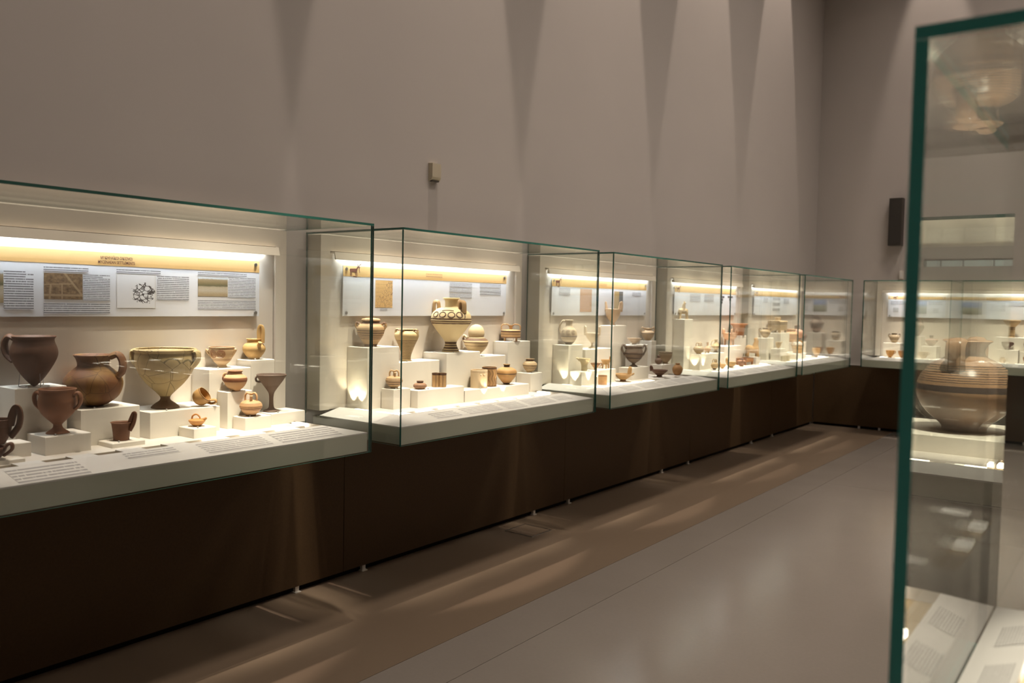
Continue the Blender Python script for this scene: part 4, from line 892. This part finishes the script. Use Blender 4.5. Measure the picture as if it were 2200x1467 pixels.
MB().box(-.05, .05, -.10, .10, .03, .037).box(-.05, -.043, -.10, .10, .037, .065).box(.043, .05, -.10, .10, .037, .065).box(-.043, .043, -.10, -.093, .037, .065).box(-.043, .043, .093, .10, .037, .065).build('basin', mt_, tb)
for (a, c) in ((-.04, -.09), (.04, -.09), (-.04, .09), (.04, .09)): MB().box(a - .007, a + .007, c - .007, c + .007, 0, .03).build('leg', mt_, tb)
figurine('animal_vessel', 'ochre animal-shaped vessel with upright spout neck', .305, 8.175, 1.003, .19, lambda r_, m_: animal(r_, m_, .125, .072, .042, .013, ((.028, .09), (.042, .168)), (-.024, .010), .018), (0.56, 0.36, 0.15))

# ---- fifth case (seen through the fourth)
pot('round_handled_jar', 'round buff jar with dark rim at the back, fifth case', 'jar', (.145, 8.96, 1.167, .107, .052), P_JAR, (0.56, 0.42, 0.25), [(180, LOOP, .1), (0, LOOP, .1)], bands=[(.45, .5), (.86, 1)], ink=(.25, .17, .11))
ch = thing('clay_chest', 'buff clay chest with small figures on its lid', 'chest', (.172, 9.255, 1.219))
mt_ = clay('chest_clay', (0.52, 0.38, 0.22), (0.2, 0.12, 0.06), 0.13, bands=[(.1, .14), (.7, .75)])
MB().box(-.07, .07, -.115, .115, .025, .12).build('body', mt_, ch)
for (a, c) in ((-.058, -.10), (.058, -.10), (-.058, .10), (.058, .10)): MB().box(a - .012, a + .012, c - .012, c + .012, 0, .025).build('leg', mt_, ch)
MB().prism([(-.075, .121), (.075, .121), (.06, .132), (-.06, .132)], -.12, .12).build('lid', mt_, ch)
for c in (-.07, -.02, .03, .08): MB().lathe([(0, .132), (.012, .132), (.006, .145), (.010, .16), (.004, .172), (0, .176)], 10).build('figure', mt_, ch, True).location = (0.0, c, 0)
pot('spouted_bowl', 'small pale spouted bowl in front of the chest', 'bowl', (.268, 9.03, 1.054, .068, .033), P_BOWL, (0.60, 0.45, 0.27), [(0, [(.8, .8), (1.1, 1.0), (1.3, 1.05)], .14)])
pot('ochre_basket_cup', 'ochre basket-shaped cup with arched handle, fifth case', 'cup', (.315, 9.52, .988, .09, .070), [(0, 0), (.62, 0), (.7, .1), (.85, .6), (.97, .92), (1.02, 1)], (0.60, 0.40, 0.18), [(0, [(-.95, .9), (-.8, 1.35), (0, 1.6), (.8, 1.35), (.95, .9)], .07)], bands=[(.5, .56), (.9, 1)], ink=(.3, .17, .08))
pot('large_reddish_jar', 'large reddish jar with short neck, fifth case', 'jar', (.168, 9.73, 1.10, .148, .084), P_JAR, (0.58, 0.33, 0.16), bands=[(.3, .33), (.6, .63)], ink=(.3, .14, .07))
pot('pink_brown_jar', 'pinkish-brown jar with dark neck, nearest the corner', 'jar', (.165, 9.93, 1.10, .19, .078), [(0, 0), (.4, 0), (.45, .05), (.85, .28), (1, .5), (.9, .66), (.5, .76), (.36, .8), (.36, .95), (.42, 1)], (0.50, 0.29, 0.20), bands=[(.1, .25), (.78, 1.0)], ink=(.2, .12, .09))
pot('small_ochre_cup', 'small ochre cup with pinched rim, front of fifth case', 'cup', (.38, 10.0, .93, .10, .047), P_BOWL, (0.60, 0.42, 0.22), [(120, LOOP, .1)])
pot('white_cylinder', 'left small whitish drum on the fifth case deck', 'drum', (.40, 8.82, .93, .055, .03), P_CYL, (0.74, 0.66, 0.48), mottle=.08)
pot('white_cylinder', 'right small whitish drum on the fifth case deck', 'drum', (.40, 8.93, .93, .055, .03), P_CYL, (0.74, 0.66, 0.48), mottle=.08)

# ---- far wall cases
Yw = WALLY
pot('corner_pot', 'small grey two-handled pot on its block by the corner', 'pot', (1.03, Yw - .20, 1.10, .115, .055), P_JAR, (0.44, 0.34, 0.23), [(180, LOOP, .1), (0, LOOP, .1)], bands=[(.35, .4), (.86, 1)], ink=(.17, .11, .07))
pot('orange_corner_cup', 'small orange cup with ring handle, far wall deck', 'cup', (1.035, Yw - .40, .93, .085, .050), P_BOWL, (0.56, 0.29, 0.08), [(0, LOOP, .1)], bands=[(.3, .34), (.5, .56)], ink=(.35, .15, .04))
pot('far_bowl', 'orange-brown bowl beside the green glass edge', 'bowl', (1.17, Yw - .40, .93, .085, .050), P_BOWL, (0.44, 0.22, 0.08))
pot('big_grey_jar', 'big grey jar under the landscape board, far wall', 'jar', (1.27, Yw - .21, 1.19, .205, .085), [(0, 0), (.34, 0), (.4, .04), (.75, .25), (1, .52), (.95, .66), (.6, .78), (.34, .83), (.34, .95), (.4, 1)], (0.30, 0.23, 0.18), [(180, [(.4, .92), (.75, .95), (.85, .72)], .08), (0, [(.4, .92), (.75, .95), (.85, .72)], .08)], bands=[(.5, .53), (.3, .33)], ink=(.12, .09, .08))
pot('squat_flask', 'pinkish squat flask with narrow neck, far wall', 'flask', (1.44, Yw - .22, 1.08, .125, .068), [(0, 0), (.3, 0), (.5, .12), (1, .5), (.85, .62), (.35, .7), (.28, .8), (.36, 1)], (0.42, 0.26, 0.20), depth=.2, bands=[(.8, 1)], ink=(.16, .1, .08))
pot('pale_far_cup', 'pale two-handled cup on the far deck', 'cup', (1.40, Yw - .42, .93, .085, .052), P_BOWL, (0.56, 0.42, 0.26), [(180, LOOP, .1), (0, LOOP, .1)])
pot('offering_stand', 'pale striped offering stand with a wide flaring top', 'stand', (2.25, Yw - .21, 1.215, .19, .085), [(0, 0), (.42, 0), (.4, .05), (.38, .55), (.5, .64), (.9, .86), (1, .95), (1, 1)], (0.66, 0.46, 0.26), depth=.3, bands=[(.08, .12), (.46, .5), (.55, .6)], ink=(.2, .1, .05))
pot('dark_far_cup', 'dark one-handled cup below the offering stand', 'cup', (2.225, Yw - .345, 1.08, .085, .055), P_BOWL, (0.18, 0.10, 0.075), [(0, LOOP, .12)])
pot('dark_far_jar', 'dark jar at the right edge of the picture', 'jar', (2.44, Yw - .33, 1.065, .145, .058), P_JAR, (0.17, 0.11, 0.10))
pot('brown_far_bowl', 'brown bowl on the far deck at the right edge', 'bowl', (2.45, Yw - .436, .93, .08, .062), P_BOWL, (0.34, 0.18, 0.09), bands=[(.4, .5)], ink=(.12, .06, .04))
pot('small_far_pot', 'small pale pot on the deck below the dark cup', 'pot', (2.20, Yw - .43, .93, .068, .034), P_JAR, (0.52, 0.38, 0.24))

# ---- big jug in the free-standing case, seen mirrored in the foreground pane
block(3.32, 3.95, 3.70, 4.25, 1.0, 'the big striped jug, seen mirrored')
prV = [(0, 0), (.42, 0), (.44, .03), (.5, .08), (.8, .22), (.98, .38), (1, .48), (.9, .62), (.68, .75), (.42, .82), (.34, .88), (.4, .96), (.5, 1)]
HV = [(.42, .97), (.74, 1.0), (.86, .90), (.78, .70)]
pot('big_striped_jug', 'big glossy brown jug with fine stripes, mirrored in the foreground glass', 'jug', (3.585, 3.93, 1.0, .375, .190), prV, (0.40, 0.255, 0.16), [(60, HV, .09, 2.2), (240, HV, .09, 2.2)], bands=[(.455, .52), (.555, .563), (.58, .588), (.605, .613), (.63, .638), (.655, .663), (.68, .688), (.705, .713), (.73, .738)], ink=(.13, .10, .09), rough=.22, depth=.25, blotch=(0.20, 0.155, 0.135))

# ------------------------------------------------------------------ small fittings
s = thing('wall_sensor', 'small beige sensor box on the grey wall above the cases', 'sensor', (0, 3.754, 2.262))
MB().prism([(0.0, -.052), (0.026, -.046), (0.034, -.03), (0.034, .05), (0.0, .052)], -.038, .038).build('housing', SENSOR, s)
MB().prism([(0.005, -.056), (0.024, -.056), (0.028, -.049), (0.005, -.0525)], -.03, .03).build('grille', SPKR, s)
s = thing('loudspeaker', 'tall dark brown loudspeaker on the far wall beside the glass edge', 'loudspeaker', (0.968, Yw, 2.56))
MB().box(-.075, .075, -.12, -.001, -.285, .285).build('cabinet', SPKR, s)
MB().box(-.066, .066, -.126, -.1205, -.275, .275).build('grille', GRILLE, s)
MB().box(-.03, .03, -.001, 0.0, -.05, .05).build('bracket', STEEL, s)
s = thing('junction_box', 'tiny white box on the far wall above the corner case', 'box', (1.04, Yw, 1.925))
MB().box(-.022, .022, -.03, 0, -.05, .05).build('housing', WHITEP, s)
MB().box(-.012, .012, -.033, -.0305, -.03, .03).build('cover', RAILW, s)
s = thing('floor_outlet', 'square metal-edged outlet lid set in the brown floor', 'floor outlet', (0.25, 4.46, 0))
MB().box(-.104, .104, -.104, .104, 0.0003, 0.003).build('lid', FLOOR_B, s)
fm = MB()
for (a, c, d, e) in ((-.11, .11, -.11, -.105), (-.11, .11, .105, .11), (-.11, -.105, -.105, .105), (.105, .11, -.105, .105)): fm.box(a, c, d, e, 0.0003, 0.005)
fm.build('frame', STEEL, s)

# narrow beams rising from the light gutter onto the blocks of the lit cases
def beam(x, y, tx, ty, tz, e=2.6, ang=74):
    light('SPOT', 'uplight_beam', (x, y, 0.945), e, (1.0, 0.84, 0.60), (tx, ty, tz), spot_size=math.radians(ang), spot_blend=0.6, shadow_soft_size=0.004)
beam(.20, 2.992, .20, 3.017, 1.2); beam(.14, 2.992, .14, 3.017, 1.2)
beam(.408, 3.80, .385, 3.80, 1.1); beam(.408, 3.98, .385, 3.98, 1.1)
beam(.19, 4.918, .19, 4.942, 1.2); beam(.285, 4.908, .285, 4.93, 1.1); beam(.362, 5.02, .34, 5.02, 1.1); beam(.362, 5.12, .34, 5.12, 1.1)
beam(.25, 6.926, .25, 6.95, 1.2); beam(.322, 7.02, .30, 7.02, 1.1)
